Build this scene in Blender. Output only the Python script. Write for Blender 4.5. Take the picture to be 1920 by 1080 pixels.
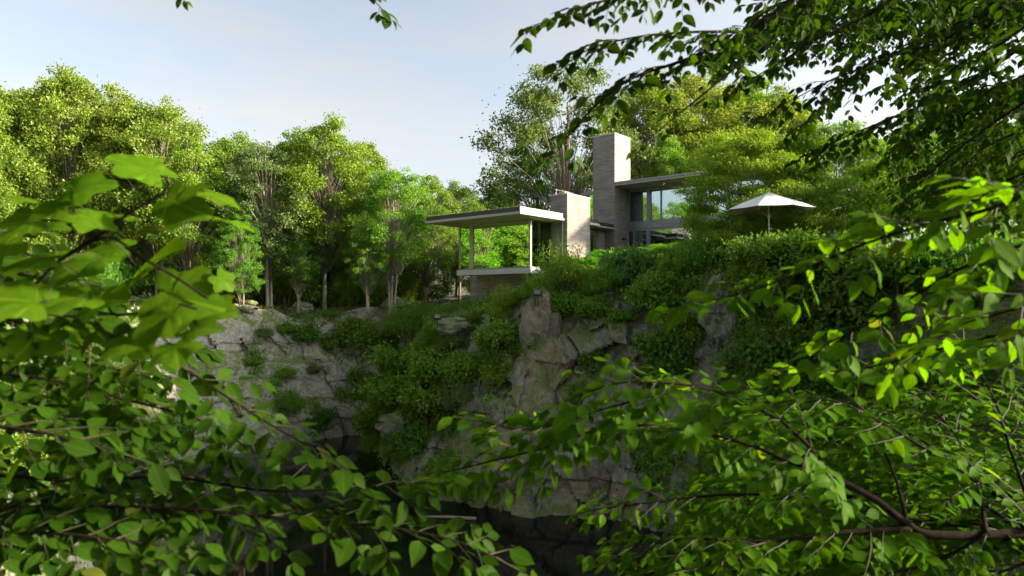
import bpy, math, random
import numpy as np
from mathutils import Vector, Matrix

# ------------------------------------------------------------------ camera, sky, sun, exposure
for o in list(bpy.data.objects): bpy.data.objects.remove(o)
scene = bpy.context.scene
COL = scene.collection
R = math.radians
FPX = 1280.0            # focal length in pixels of the 1920 px wide photograph (24 mm lens)
CX, HY = 960.0, 565.0   # optical axis column and horizon row
cam_d = bpy.data.cameras.new('camera'); cam = bpy.data.objects.new('camera', cam_d); COL.objects.link(cam)
cam.location = (0, 0, 0); cam.rotation_euler = (R(90), 0, 0)
cam_d.lens = 24; cam_d.sensor_width = 36; cam_d.shift_y = 25/1920
cam_d.clip_start = 0.05; cam_d.clip_end = 3000
cam_d.dof.use_dof = True; cam_d.dof.focus_distance = 30; cam_d.dof.aperture_fstop = 4.0
scene.camera = cam

SUN_AZ, SUN_EL = -4.0, 19.5       # azimuth from +X towards +Y, elevation
az, el = R(SUN_AZ), R(SUN_EL)
sun_vec = Vector((math.cos(az)*math.cos(el), math.sin(az)*math.cos(el), math.sin(el)))
sun_d = bpy.data.lights.new('sun', 'SUN'); sun = bpy.data.objects.new('sun', sun_d); COL.objects.link(sun)
sun_d.energy = 2.3; sun_d.angle = R(2.5); sun_d.color = (1.0, 0.82, 0.60)
sun.rotation_euler = sun_vec.to_track_quat('Z', 'Y').to_euler()

world = bpy.data.worlds.new('World'); scene.world = world; world.use_nodes = True
wn = world.node_tree.nodes; wl = world.node_tree.links
bg = wn['Background']; bg.inputs['Strength'].default_value = 0.052
sky = wn.new('ShaderNodeTexSky'); sky.sky_type = 'NISHITA'; sky.sun_disc = False
sky.sun_elevation = el; sky.sun_rotation = R(90 - SUN_AZ)
sky.air_density = 1.0; sky.dust_density = 5.0; sky.ozone_density = 1.0; sky.altitude = 100
tc = wn.new('ShaderNodeTexCoord'); mp = wn.new('ShaderNodeMapping'); mp.inputs['Scale'].default_value = (1.0, 1.6, 4.5)
nz = wn.new('ShaderNodeTexNoise'); nz.inputs['Scale'].default_value = 2.3; nz.inputs['Detail'].default_value = 7
nz.inputs['Roughness'].default_value = 0.55; nz.inputs['Distortion'].default_value = 0.5
rp = wn.new('ShaderNodeValToRGB'); rp.color_ramp.elements[0].position = 0.40; rp.color_ramp.elements[1].position = 0.66
rp.color_ramp.elements[0].color = (0.48, 0.48, 0.48, 1); rp.color_ramp.elements[1].color = (0.95, 0.95, 0.95, 1)
mixc = wn.new('ShaderNodeMix'); mixc.data_type = 'RGBA'
bw = wn.new('ShaderNodeRGBToBW'); wl.new(sky.outputs['Color'], bw.inputs[0])          # thin high cloud: the sky's own light, greyed and a little stronger
cl = wn.new('ShaderNodeMix'); cl.data_type = 'RGBA'; cl.blend_type = 'MULTIPLY'; cl.inputs[0].default_value = 1; cl.inputs[7].default_value = (1.10, 1.13, 1.14, 1)
wl.new(bw.outputs[0], cl.inputs[6]); wl.new(cl.outputs[2], mixc.inputs[7])
wl.new(tc.outputs['Generated'], mp.inputs['Vector']); wl.new(mp.outputs['Vector'], nz.inputs['Vector'])
wl.new(nz.outputs['Fac'], rp.inputs['Fac']); wl.new(rp.outputs['Color'], mixc.inputs[0])
wl.new(sky.outputs['Color'], mixc.inputs[6]); wl.new(mixc.outputs[2], bg.inputs['Color'])

vs = scene.view_settings; vs.view_transform = 'Standard'; vs.look = 'None'; vs.gamma = 1; vs.use_curve_mapping = False
vs.exposure = 2.9
scene.render.engine = 'CYCLES'
scene.cycles.use_denoising = True
scene.cycles.max_bounces = 8; scene.cycles.transparent_max_bounces = 12
scene.cycles.sample_clamp_indirect = 6

# ------------------------------------------------------------------ helpers
rng = np.random.default_rng(11); rnd = random.Random(5)
def at(px, py, d): return Vector(((px-CX)/FPX*d, d, (HY-py)/FPX*d))
def nrm(a):
    a = np.asarray(a, float); return a/np.maximum(np.linalg.norm(a, axis=-1, keepdims=True), 1e-9)

def link(o, parent=None):
    COL.objects.link(o)
    if parent is not None: o.parent = parent
    return o
def tag(o, label, cat=None, group=None, kind=None):
    if label: o['label'] = label
    if cat: o['category'] = cat
    if group: o['group'] = group
    if kind: o['kind'] = kind
    return o
def empty(name, loc=(0,0,0), rz=0.0, label=None, cat=None, group=None):
    o = bpy.data.objects.new(name, None); o.location = loc; o.rotation_euler = (0,0,rz); o.empty_display_size = 0.2
    link(o); return tag(o, label, cat, group)
def mesh_np(name, V, loops, counts, mat=None, rndattr=None, smooth=False):
    """fast mesh from numpy: V (n,3), flat loop indices, per face corner counts"""
    me = bpy.data.meshes.new(name)
    V = np.ascontiguousarray(V, np.float32); loops = np.ascontiguousarray(loops, np.int32).ravel(); counts = np.ascontiguousarray(counts, np.int32)
    me.vertices.add(len(V)); me.vertices.foreach_set('co', V.ravel())
    me.loops.add(len(loops)); me.loops.foreach_set('vertex_index', loops)
    me.polygons.add(len(counts))
    st = np.zeros(len(counts), np.int32); st[1:] = np.cumsum(counts)[:-1]
    me.polygons.foreach_set('loop_start', st); me.polygons.foreach_set('loop_total', counts)
    me.polygons.foreach_set('use_smooth', np.full(len(counts), bool(smooth)))
    if rndattr is not None:
        a = me.attributes.new('rnd', 'FLOAT', 'FACE'); a.data.foreach_set('value', np.ascontiguousarray(rndattr, np.float32))
    me.update(calc_edges=True); me.validate()
    if mat: me.materials.append(mat)
    return me
class MB:
    """collects simple solids into ONE mesh"""
    def __init__(s): s.v = []; s.f = []
    def box(s, x0, x1, y0, y1, z0, z1):
        n = len(s.v); s.v += [(x,y,z) for x in (x0,x1) for y in (y0,y1) for z in (z0,z1)]
        s.f += [tuple(n+i for i in q) for q in ((0,1,3,2),(4,6,7,5),(0,4,5,1),(2,3,7,6),(0,2,6,4),(1,5,7,3))]; return s
    def prism(s, poly, z0, z1):
        n = len(s.v); k = len(poly); s.v += [(x,y,z0) for x,y in poly] + [(x,y,z1) for x,y in poly]
        s.f += [tuple(n+i for i in reversed(range(k))), tuple(n+k+i for i in range(k))]
        s.f += [(n+i, n+(i+1)%k, n+k+(i+1)%k, n+k+i) for i in range(k)]; return s
    def tube(s, pts, rad, seg=8, cap=True):
        pts = [Vector(p) for p in pts]; n0 = len(s.v)
        if not hasattr(rad, '__len__'): rad = [rad]*len(pts)
        for i, p in enumerate(pts):
            t = (pts[min(i+1, len(pts)-1)] - pts[max(i-1, 0)]).normalized()
            a = t.cross(Vector((0,0,1)) if abs(t.z) < .9 else Vector((1,0,0))).normalized(); b = t.cross(a)
            for k in range(seg):
                w = 2*math.pi*k/seg; s.v.append(tuple(p + rad[i]*(math.cos(w)*a + math.sin(w)*b)))
        for i in range(len(pts)-1):
            for k in range(seg):
                a0 = n0+i*seg+k; a1 = n0+i*seg+(k+1)%seg; s.f.append((a0, a1, a1+seg, a0+seg))
        if cap:
            s.f.append(tuple(n0+k for k in reversed(range(seg)))); e = n0+(len(pts)-1)*seg; s.f.append(tuple(e+k for k in range(seg)))
        return s
    def mesh(s, name, mat, smooth=False):
        return mesh_np(name, np.array(s.v), [i for f in s.f for i in f], [len(f) for f in s.f], mat, smooth=smooth)
    def build(s, name, mat, parent=None, smooth=False, bevel=0.0):
        o = link(bpy.data.objects.new(name, s.mesh(name, mat, smooth)), parent)
        if bevel:
            b = o.modifiers.new('bevel', 'BEVEL'); b.width = bevel; b.segments = 2; b.limit_method = 'ANGLE'
        return o

# vectorised 3D noise
def _h(ix, iy, iz, seed=0):
    with np.errstate(over='ignore'):
        n = (ix.astype(np.uint32)*np.uint32(374761393) + iy.astype(np.uint32)*np.uint32(668265263)
             + iz.astype(np.uint32)*np.uint32(2246822519) + np.uint32((seed*3266489917) & 0xffffffff))
        n = (n ^ (n >> np.uint32(13)))*np.uint32(1274126177); n = (n ^ (n >> np.uint32(16)))*np.uint32(2654435769); n ^= n >> np.uint32(15)
    return n.astype(np.float64)/4294967295.0
def vnoise(p, seed=0):
    i = np.floor(p).astype(np.int64); f = p-i; f = f*f*(3-2*f); r = 0
    for a in (0,1):
        for b in (0,1):
            for c in (0,1):
                w = (f[:,0] if a else 1-f[:,0])*(f[:,1] if b else 1-f[:,1])*(f[:,2] if c else 1-f[:,2])
                r = r + w*_h(i[:,0]+a, i[:,1]+b, i[:,2]+c, seed)
    return r*2-1
def fbm(p, s, octv=4, seed=0):
    r = 0; a = 1; p = np.asarray(p)/s
    for k in range(octv): r = r + a*vnoise(p, seed+k); p = p*2.03+7.1; a *= .5
    return r
def cells(p, s, seed=0):
    """per voronoi cell random value and edge distance: broken blocks of rock"""
    p = np.asarray(p)/np.asarray(s); i = np.floor(p).astype(np.int64)
    d1 = np.full(len(p), 9.); d2 = d1.copy(); v = np.zeros(len(p))
    for a in (-1,0,1):
        for b in (-1,0,1):
            for c in (-1,0,1):
                j = i + np.array((a,b,c)); q = np.stack([_h(j[:,0],j[:,1],j[:,2],seed+k) for k in (1,2,3)], 1)
                d = np.linalg.norm(j+q-p, axis=1); r = _h(j[:,0],j[:,1],j[:,2],seed+4)
                near = d < d1; d2 = np.where(near, d1, np.minimum(d2, d)); v = np.where(near, r, v); d1 = np.where(near, d, d1)
    return v, d2-d1

# ------------------------------------------------------------------ materials
def mat_new(name):
    m = bpy.data.materials.new(name); m.use_nodes = True; n = m.node_tree.nodes; n.clear()
    return m, n, m.node_tree.links, n.new('ShaderNodeOutputMaterial')
def ramp(n, stops):
    r = n.new('ShaderNodeValToRGB'); e = r.color_ramp.elements
    while len(e) < len(stops): e.new(.5)
    for k, (p, c) in enumerate(stops): e[k].position = p; e[k].color = (*c, 1)
    return r
def noise(n, l, vec, scale, detail=4, rough=.55, dist=0):
    t = n.new('ShaderNodeTexNoise'); t.inputs['Scale'].default_value = scale; t.inputs['Detail'].default_value = detail
    t.inputs['Roughness'].default_value = rough; t.inputs['Distortion'].default_value = dist
    if vec is not None: l.new(vec, t.inputs['Vector'])
    return t
def mixrgb(n, l, fac, a, b, mode='MIX'):
    m = n.new('ShaderNodeMix'); m.data_type = 'RGBA'; m.blend_type = mode
    for sock, val in ((m.inputs[0], fac), (m.inputs[6], a), (m.inputs[7], b)):
        if hasattr(val, 'is_output'): l.new(val, sock)
        elif isinstance(val, (int, float)): sock.default_value = val
        else: sock.default_value = (*val, 1)
    return m.outputs[2]
def bump(n, l, h, strength, dist=.02):
    b = n.new('ShaderNodeBump'); b.inputs['Strength'].default_value = strength; b.inputs['Distance'].default_value = dist
    l.new(h, b.inputs['Height']); return b.outputs['Normal']
def leaf_mat(name, dark, light, trans=.45, gloss=.018, tcol=(1.25,1.15,.45), attr=True, rough=.45, hue=.02, palmate=False):
    m, n, l, out = mat_new(name)
    oi = n.new('ShaderNodeObjectInfo')
    if attr:
        a = n.new('ShaderNodeAttribute'); a.attribute_name = 'rnd'; f = a.outputs['Fac']
    else: f = oi.outputs['Random']
    r = ramp(n, [(0, dark), (1, light)] if attr else [(0, dark), (.55, light), (.95, tuple(c*1.2 for c in light)), (.985, (.14,.13,.02)), (1, (.10,.07,.025))]); l.new(f, r.inputs['Fac'])
    hs = n.new('ShaderNodeHueSaturation'); mr = n.new('ShaderNodeMapRange'); l.new(oi.outputs['Random'], mr.inputs[0])
    mr.inputs[3].default_value = .5-hue; mr.inputs[4].default_value = .5+hue; l.new(mr.outputs[0], hs.inputs['Hue']); l.new(r.outputs['Color'], hs.inputs['Color'])
    col = hs.outputs['Color']
    if not attr:   # near leaves: midrib, side veins and blotches
        tcn = n.new('ShaderNodeTexCoord'); sp = n.new('ShaderNodeSeparateXYZ'); l.new(tcn.outputs['Object'], sp.inputs[0])
        ab = n.new('ShaderNodeMath'); ab.operation = 'ABSOLUTE'; l.new(sp.outputs['X'], ab.inputs[0])
        mm = n.new('ShaderNodeMath'); mm.operation = 'MULTIPLY_ADD'; l.new(ab.outputs[0], mm.inputs[0]); mm.inputs[1].default_value = -0.9; l.new(sp.outputs['Y'], mm.inputs[2])
        sn = n.new('ShaderNodeMath'); sn.operation = 'MULTIPLY'; l.new(mm.outputs[0], sn.inputs[0]); sn.inputs[1].default_value = 62
        si = n.new('ShaderNodeMath'); si.operation = 'SINE'; l.new(sn.outputs[0], si.inputs[0])
        if palmate:
            yo = n.new('ShaderNodeMath'); yo.operation = 'SUBTRACT'; l.new(sp.outputs['Y'], yo.inputs[0]); yo.inputs[1].default_value = .14
            an = n.new('ShaderNodeMath'); an.operation = 'ARCTAN2'; l.new(sp.outputs['X'], an.inputs[0]); l.new(yo.outputs[0], an.inputs[1])
            am = n.new('ShaderNodeMath'); am.operation = 'MULTIPLY'; l.new(an.outputs[0], am.inputs[0]); am.inputs[1].default_value = 5.0
            si = n.new('ShaderNodeMath'); si.operation = 'COSINE'; l.new(am.outputs[0], si.inputs[0])
        vr = ramp(n, [(.965 if palmate else .93, (0,0,0)), (1, (1,1,1))]); l.new(si.outputs[0], vr.inputs['Fac'])
        mr2 = ramp(n, [(.006, (1,1,1)), (.022, (0,0,0))]); l.new(ab.outputs[0], mr2.inputs['Fac'])
        vein = mixrgb(n, l, 1.0, vr.outputs['Color'], mr2.outputs['Color'], 'LIGHTEN')
        nn = noise(n, l, tcn.outputs['Object'], 6, 3)
        col = mixrgb(n, l, .35, col, mixrgb(n, l, nn.outputs['Fac'], (0,0,0), tuple(min(1, 2.1*c) for c in light)))
        col = mixrgb(n, l, mixrgb(n, l, .45, (0,0,0), vein), col, tuple(min(1, 2.0*c+.012) for c in light))
    df = n.new('ShaderNodeBsdfDiffuse'); l.new(col, df.inputs['Color'])
    tr = n.new('ShaderNodeBsdfTranslucent'); l.new(mixrgb(n, l, 1.0, col, tuple(min(c, 1.0) if False else c for c in tcol), 'MULTIPLY'), tr.inputs['Color'])
    mx = n.new('ShaderNodeMixShader'); mx.inputs[0].default_value = trans; l.new(df.outputs[0], mx.inputs[1]); l.new(tr.outputs[0], mx.inputs[2])
    gl = n.new('ShaderNodeBsdfGlossy'); gl.inputs['Roughness'].default_value = rough; gl.inputs['Color'].default_value = (.85,1,.75,1)
    m2 = n.new('ShaderNodeMixShader'); m2.inputs[0].default_value = gloss; l.new(mx.outputs[0], m2.inputs[1]); l.new(gl.outputs[0], m2.inputs[2])
    l.new(m2.outputs[0], out.inputs['Surface']); return m
M = {}
# crowns far away
M['yellow'] = leaf_mat('leaf_yellow_green', (0.125,0.200,0.026), (0.235,0.335,0.050), .42)
M['green']  = leaf_mat('leaf_mid_green',   (0.095,0.205,0.020), (0.190,0.345,0.038), .46)
M['grey']   = leaf_mat('leaf_grey_green',  (0.085,0.145,0.045), (0.165,0.240,0.080), .38)
M['lime']   = leaf_mat('leaf_lime',        (0.110,0.245,0.024), (0.215,0.385,0.046), .48)
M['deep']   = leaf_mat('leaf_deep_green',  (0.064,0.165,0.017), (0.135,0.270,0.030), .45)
M['blue']   = leaf_mat('leaf_blue_green',  (0.080,0.180,0.045), (0.150,0.290,0.075), .44)
M['juniper']= leaf_mat('leaf_juniper',     (0.080,0.230,0.016), (0.160,0.380,0.030), .42)
M['grass']  = leaf_mat('leaf_grass',       (.080,.105,.025), (.190,.200,.060), .35)
# leaves near the lens
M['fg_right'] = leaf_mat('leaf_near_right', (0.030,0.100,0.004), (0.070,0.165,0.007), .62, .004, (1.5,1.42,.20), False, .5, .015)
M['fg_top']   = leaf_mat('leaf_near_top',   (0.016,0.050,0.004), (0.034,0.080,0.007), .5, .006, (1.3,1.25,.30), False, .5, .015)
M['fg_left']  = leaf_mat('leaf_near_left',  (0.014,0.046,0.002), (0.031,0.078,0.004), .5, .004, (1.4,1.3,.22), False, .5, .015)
M['fg_vine']  = leaf_mat('leaf_near_vine',  (0.048,0.130,0.005), (0.088,0.185,0.008), .58, .004, (1.4,1.3,.20), False, .5, .012, True)
for k in ('fg_right', 'fg_top', 'fg_left'):
    pass
def simple(name, col, rough=.7, metal=0, nscale=0, namp=.15, bstr=0, spec=.4):
    m, n, l, out = mat_new(name); p = n.new('ShaderNodeBsdfPrincipled'); l.new(p.outputs[0], out.inputs[0])
    p.inputs['Roughness'].default_value = rough; p.inputs['Metallic'].default_value = metal; p.inputs['Specular IOR Level'].default_value = spec
    if nscale:
        t = n.new('ShaderNodeTexCoord'); nn = noise(n, l, t.outputs['Object'], nscale, 6, .6)
        r = ramp(n, [(.25, tuple(c*(1-namp) for c in col)), (.75, tuple(min(1, c*(1+namp)) for c in col))])
        l.new(nn.outputs['Fac'], r.inputs['Fac']); l.new(r.outputs['Color'], p.inputs['Base Color'])
        if bstr: l.new(bump(n, l, nn.outputs['Fac'], bstr), p.inputs['Normal'])
    else: p.inputs['Base Color'].default_value = (*col, 1)
    return m
M['white_panel'] = simple('painted_fascia', (.36,.335,.30), .5, 0, 3, .06)
M['soffit'] = simple('soffit_board', (.42,.39,.33), .65, 0, 2, .07)
M['dark_fascia'] = simple('dark_fascia', (.045,.045,.050), .45, .3, 4, .2)
M['zinc'] = simple('zinc_frame', (.20,.21,.235), .42, .35, 4, .12)
M['bronze'] = simple('bronze_mullion', (.36,.33,.24), .4, .3, 4, .1)
M['concrete'] = simple('concrete_slab', (.42,.44,.47), .6, 0, 3, .08, .05)
M['curtain'] = simple('curtain_cloth', (.16,.36,.34), .9)
M['plaster'] = simple('inner_plaster', (.42,.42,.40), .8)
M['wood'] = simple('oak_wood', (.46,.27,.10), .5, 0, 14, .2)
M['canvas'] = simple('parasol_canvas', (.58,.61,.64), .85, 0, 6, .04)
M['steel'] = simple('steel', (.45,.45,.45), .35, .8)
M['black'] = simple('black_metal', (.02,.02,.022), .5)
M['bark'] = simple('bark', (.22,.185,.145), .9, 0, 9, .45, .5)
M['bark_pale'] = simple('pale_bark', (.40,.35,.28), .9, 0, 8, .35, .4)
M['bark_dark'] = simple('dark_bark', (.016,.012,.009), .95, 0, 30, .4, .4, .05)  # bark in a near-black brown
M['twig'] = simple('green_twig', (.032,.030,.012), .7, 0, 40, .3)
M['lamp_glass'] = simple('floodlight_glass', (.13,.14,.14), .2)
M['lamp_white'] = simple('lamp_shade_white', (.75,.76,.74), .5)
M['log'] = simple('dead_wood', (.24,.19,.14), .9, 0, 20, .3, .4)
def brick_mat():
    m, n, l, out = mat_new('roman_brick'); p = n.new('ShaderNodeBsdfPrincipled'); l.new(p.outputs[0], out.inputs[0])
    t = n.new('ShaderNodeTexCoord'); sp = n.new('ShaderNodeSeparateXYZ'); l.new(t.outputs['Object'], sp.inputs[0])
    ad = n.new('ShaderNodeMath'); l.new(sp.outputs['X'], ad.inputs[0]); l.new(sp.outputs['Y'], ad.inputs[1])
    cb = n.new('ShaderNodeCombineXYZ'); l.new(ad.outputs[0], cb.inputs[0]); l.new(sp.outputs['Z'], cb.inputs[1])
    b = n.new('ShaderNodeTexBrick'); l.new(cb.outputs[0], b.inputs['Vector']); b.inputs['Scale'].default_value = 1
    b.inputs['Brick Width'].default_value = .42; b.inputs['Row Height'].default_value = .075; b.inputs['Mortar Size'].default_value = .007
    b.inputs['Color1'].default_value = (.335,.30,.275,1); b.inputs['Color2'].default_value = (.205,.185,.17,1); b.inputs['Mortar'].default_value = (.235,.212,.195,1)
    b.inputs['Bias'].default_value = .0; b.offset_frequency = 2
    nn = noise(n, l, t.outputs['Object'], 1.1, 6, .6); st = noise(n, l, t.outputs['Object'], 14, 3)
    c = mixrgb(n, l, .5, b.outputs['Color'], mixrgb(n, l, nn.outputs['Fac'], (.14,.125,.115), (.44,.40,.37)))
    mpc = n.new('ShaderNodeMapping'); mpc.inputs['Scale'].default_value = (.8,.8,9.0); l.new(t.outputs['Object'], mpc.inputs['Vector']); cs = noise(n, l, mpc.outputs[0], 1.0, 4, .7)
    cr_ = ramp(n, [(.32, (.62,.62,.62)), (.66, (1.22,1.2,1.18))]); l.new(cs.outputs['Fac'], cr_.inputs['Fac']); c = mixrgb(n, l, .8, c, cr_.outputs['Color'], 'MULTIPLY')
    mps = n.new('ShaderNodeMapping'); mps.inputs['Scale'].default_value = (1.6,1.6,.12); l.new(t.outputs['Object'], mps.inputs['Vector']); ss = noise(n, l, mps.outputs[0], 1.5, 5, .6)
    sr_ = ramp(n, [(.36, (.72,.72,.72)), (.52, (1,1,1))]); l.new(ss.outputs['Fac'], sr_.inputs['Fac']); c = mixrgb(n, l, .7, c, sr_.outputs['Color'], 'MULTIPLY')
    l.new(c, p.inputs['Base Color']); p.inputs['Roughness'].default_value = .88
    h = n.new('ShaderNodeMath'); h.operation = 'MULTIPLY_ADD'; l.new(b.outputs['Fac'], h.inputs[0]); h.inputs[1].default_value = -1; l.new(st.outputs['Fac'], h.inputs[2])
    l.new(bump(n, l, h.outputs[0], .8, .03), p.inputs['Normal']); return m
M['brick'] = brick_mat()
def glass_mat(name, refl, tint, gcol=(.72,.95,.48)):
    m, n, l, out = mat_new(name)
    g = n.new('ShaderNodeBsdfGlossy'); g.inputs['Roughness'].default_value = 0.0; g.inputs['Color'].default_value = (*gcol, 1)
    t = n.new('ShaderNodeBsdfTransparent'); t.inputs['Color'].default_value = (*tint, 1)
    f = n.new('ShaderNodeFresnel'); f.inputs['IOR'].default_value = 1.5
    mr = n.new('ShaderNodeMapRange'); mr.inputs[3].default_value = refl; mr.inputs[4].default_value = 1.0; l.new(f.outputs[0], mr.inputs[0])
    mx = n.new('ShaderNodeMixShader'); l.new(mr.outputs[0], mx.inputs[0]); l.new(t.outputs[0], mx.inputs[1]); l.new(g.outputs[0], mx.inputs[2])
    tcn = n.new('ShaderNodeTexCoord'); nn = noise(n, l, tcn.outputs['Object'], .8, 2); l.new(bump(n, l, nn.outputs['Fac'], .012, .02), g.inputs['Normal'])
    l.new(mx.outputs[0], out.inputs[0]); return m
M['glass'] = glass_mat('coated_glass', .80, (.42,.66,.58))
M['glass_grey'] = glass_mat('grey_glass', .55, (.40,.55,.55), (.62,.74,.76))
M['glass_dark'] = glass_mat('teal_glass', .20, (.34,.60,.56))
def rock_mat(name='quarry_rock', flip=0.0, moss=True):
    m, n, l, out = mat_new(name); p = n.new('ShaderNodeBsdfPrincipled'); l.new(p.outputs[0], out.inputs[0])
    g = n.new('ShaderNodeNewGeometry'); pos = g.outputs['Position']
    mp1 = n.new('ShaderNodeMapping'); mp1.inputs['Scale'].default_value = (1,1,.22); l.new(pos, mp1.inputs['Vector'])
    big = noise(n, l, pos, .13, 5, .6, .8); streak = noise(n, l, mp1.outputs[0], 1.3, 8, .65, .4); fine = noise(n, l, pos, 5, 8, .7)
    mp2 = n.new('ShaderNodeMapping'); mp2.inputs['Scale'].default_value = (.35,.35,2.2); mp2.inputs['Rotation'].default_value = (.25,.12,0); l.new(pos, mp2.inputs['Vector'])
    bed = noise(n, l, mp2.outputs[0], 1.1, 7, .7, .3)
    c1 = ramp(n, [(.30, (.09,.098,.095)), (.50, (.195,.20,.178)), (.72, (.31,.30,.25))]); l.new(streak.outputs['Fac'], c1.inputs['Fac'])
    c2 = ramp(n, [(.35, (.32,.250,.165)), (.65, (.17,.155,.125))]); l.new(bed.outputs['Fac'], c2.inputs['Fac'])
    br = ramp(n, [(.47, (0,0,0)), (.60, (1,1,1))]); l.new(big.outputs['Fac'], br.inputs['Fac'])
    c = mixrgb(n, l, br.outputs['Color'], c1.outputs['Color'], c2.outputs['Color'])
    sx = n.new('ShaderNodeSeparateXYZ'); l.new(pos, sx.inputs[0])
    lw_ = n.new('ShaderNodeMapRange'); l.new(sx.outputs['X'], lw_.inputs[0]); lw_.inputs[1].default_value = -8; lw_.inputs[2].default_value = -11; lw_.inputs[3].default_value = 0; lw_.inputs[4].default_value = .75
    c = mixrgb(n, l, lw_.outputs[0], c, mixrgb(n, l, bed.outputs['Fac'], (.27,.265,.23), (.46,.43,.35)))
    mp3 = n.new('ShaderNodeMapping'); mp3.inputs['Location'].default_value = (-1.6/1.9,-33/5,4.2/4.6); mp3.inputs['Scale'].default_value = (1/1.9,1/5,1/4.6); l.new(pos, mp3.inputs['Vector'])
    ln = n.new('ShaderNodeVectorMath'); ln.operation = 'LENGTH'; l.new(mp3.outputs[0], ln.inputs[0])
    la = n.new('ShaderNodeMath'); la.operation = 'MULTIPLY_ADD'; l.new(streak.outputs['Fac'], la.inputs[0]); la.inputs[1].default_value = 1.4; l.new(ln.outputs['Value'], la.inputs[2])
    st_ = ramp(n, [(.0, (.95,.95,.95)), (.8, (0,0,0))]); ls = n.new('ShaderNodeMath'); ls.operation = 'SUBTRACT'; l.new(la.outputs[0], ls.inputs[0]); ls.inputs[1].default_value = .95; l.new(ls.outputs[0], st_.inputs['Fac'])
    c = mixrgb(n, l, st_.outputs['Color'], c, mixrgb(n, l, streak.outputs['Fac'], (.13,.105,.070), (.36,.29,.195)))
    fr = ramp(n, [(.30, (.45,.45,.45)), (.62, (1.1,1.1,1.1))]); l.new(fine.outputs['Fac'], fr.inputs['Fac']); c = mixrgb(n, l, .75, c, fr.outputs['Color'], 'MULTIPLY')
    # pale lime streaks running down
    ws = noise(n, l, mp1.outputs[0], 3.4, 5, .6, 1.0); wr = ramp(n, [(.66, (0,0,0)), (.74, (.6,.6,.6))]); l.new(ws.outputs['Fac'], wr.inputs['Fac'])
    c = mixrgb(n, l, wr.outputs['Color'], c, (.40,.40,.41))
    if moss:
        sp = n.new('ShaderNodeSeparateXYZ'); l.new(g.outputs['Normal'], sp.inputs[0])
        mo = noise(n, l, pos, .9, 6, .65); ad = n.new('ShaderNodeMath'); ad.operation = 'MULTIPLY_ADD'; l.new(sp.outputs['Z'], ad.inputs[0]); ad.inputs[1].default_value = .42; l.new(mo.outputs['Fac'], ad.inputs[2])
        mr_ = ramp(n, [(.68, (0,0,0)), (.84, (1,1,1))]); l.new(ad.outputs[0], mr_.inputs['Fac'])
        mc = ramp(n, [(.3, (.08,.11,.03)), (.7, (.16,.185,.06))]); l.new(fine.outputs['Fac'], mc.inputs['Fac'])
        c = mixrgb(n, l, mr_.outputs['Color'], c, mc.outputs['Color'])
    p.inputs['Roughness'].default_value = .85; p.inputs['Specular IOR Level'].default_value = .3
    mu = n.new('ShaderNodeTexVoronoi'); mu.feature = 'DISTANCE_TO_EDGE'; mu.inputs['Scale'].default_value = .9
    wob = noise(n, l, pos, 1.5, 3); vv = n.new('ShaderNodeVectorMath'); l.new(pos, vv.inputs[0]); l.new(wob.outputs['Color'], vv.inputs[1]); l.new(vv.outputs[0], mu.inputs['Vector'])
    cr = ramp(n, [(0, (0,0,0)), (.06, (1,1,1))]); l.new(mu.outputs['Distance'], cr.inputs['Fac'])
    ck = ramp(n, [(0, (.5,.48,.46)), (.03, (1,1,1))]); l.new(mu.outputs['Distance'], ck.inputs['Fac']); l.new(mixrgb(n, l, .5, c, ck.outputs['Color'], 'MULTIPLY'), p.inputs['Base Color'])
    h = mixrgb(n, l, .12, mixrgb(n, l, .5, fine.outputs['Fac'], bed.outputs['Fac']), cr.outputs['Color'])
    l.new(bump(n, l, h, 1.0, .13), p.inputs['Normal']); return m
M['rock'] = rock_mat()
def ground_mat():
    m, n, l, out = mat_new('forest_floor'); p = n.new('ShaderNodeBsdfPrincipled'); l.new(p.outputs[0], out.inputs[0])
    g = n.new('ShaderNodeNewGeometry'); a = noise(n, l, g.outputs['Position'], .5, 6, .65); b = noise(n, l, g.outputs['Position'], 6, 6, .7)
    c1 = ramp(n, [(.35, (.075,.060,.035)), (.60, (.085,.100,.030))]); l.new(a.outputs['Fac'], c1.inputs['Fac'])
    c2 = ramp(n, [(.3, (.4,.4,.4)), (.7, (1.2,1.2,1.2))]); l.new(b.outputs['Fac'], c2.inputs['Fac'])
    l.new(mixrgb(n, l, .8, c1.outputs['Color'], c2.outputs['Color'], 'MULTIPLY'), p.inputs['Base Color']); p.inputs['Roughness'].default_value = .95
    l.new(bump(n, l, b.outputs['Fac'], .8, .1), p.inputs['Normal']); return m
M['ground'] = ground_mat()
def water_mat():
    m, n, l, out = mat_new('dark_water'); p = n.new('ShaderNodeBsdfPrincipled'); l.new(p.outputs[0], out.inputs[0])
    p.inputs['Base Color'].default_value = (.006,.007,.005,1); p.inputs['Roughness'].default_value = .04; p.inputs['IOR'].default_value = 1.33
    g = n.new('ShaderNodeNewGeometry'); a = noise(n, l, g.outputs['Position'], 1.2, 3); l.new(bump(n, l, a.outputs['Fac'], .05, .05), p.inputs['Normal']); return m
M['water'] = water_mat()
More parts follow.
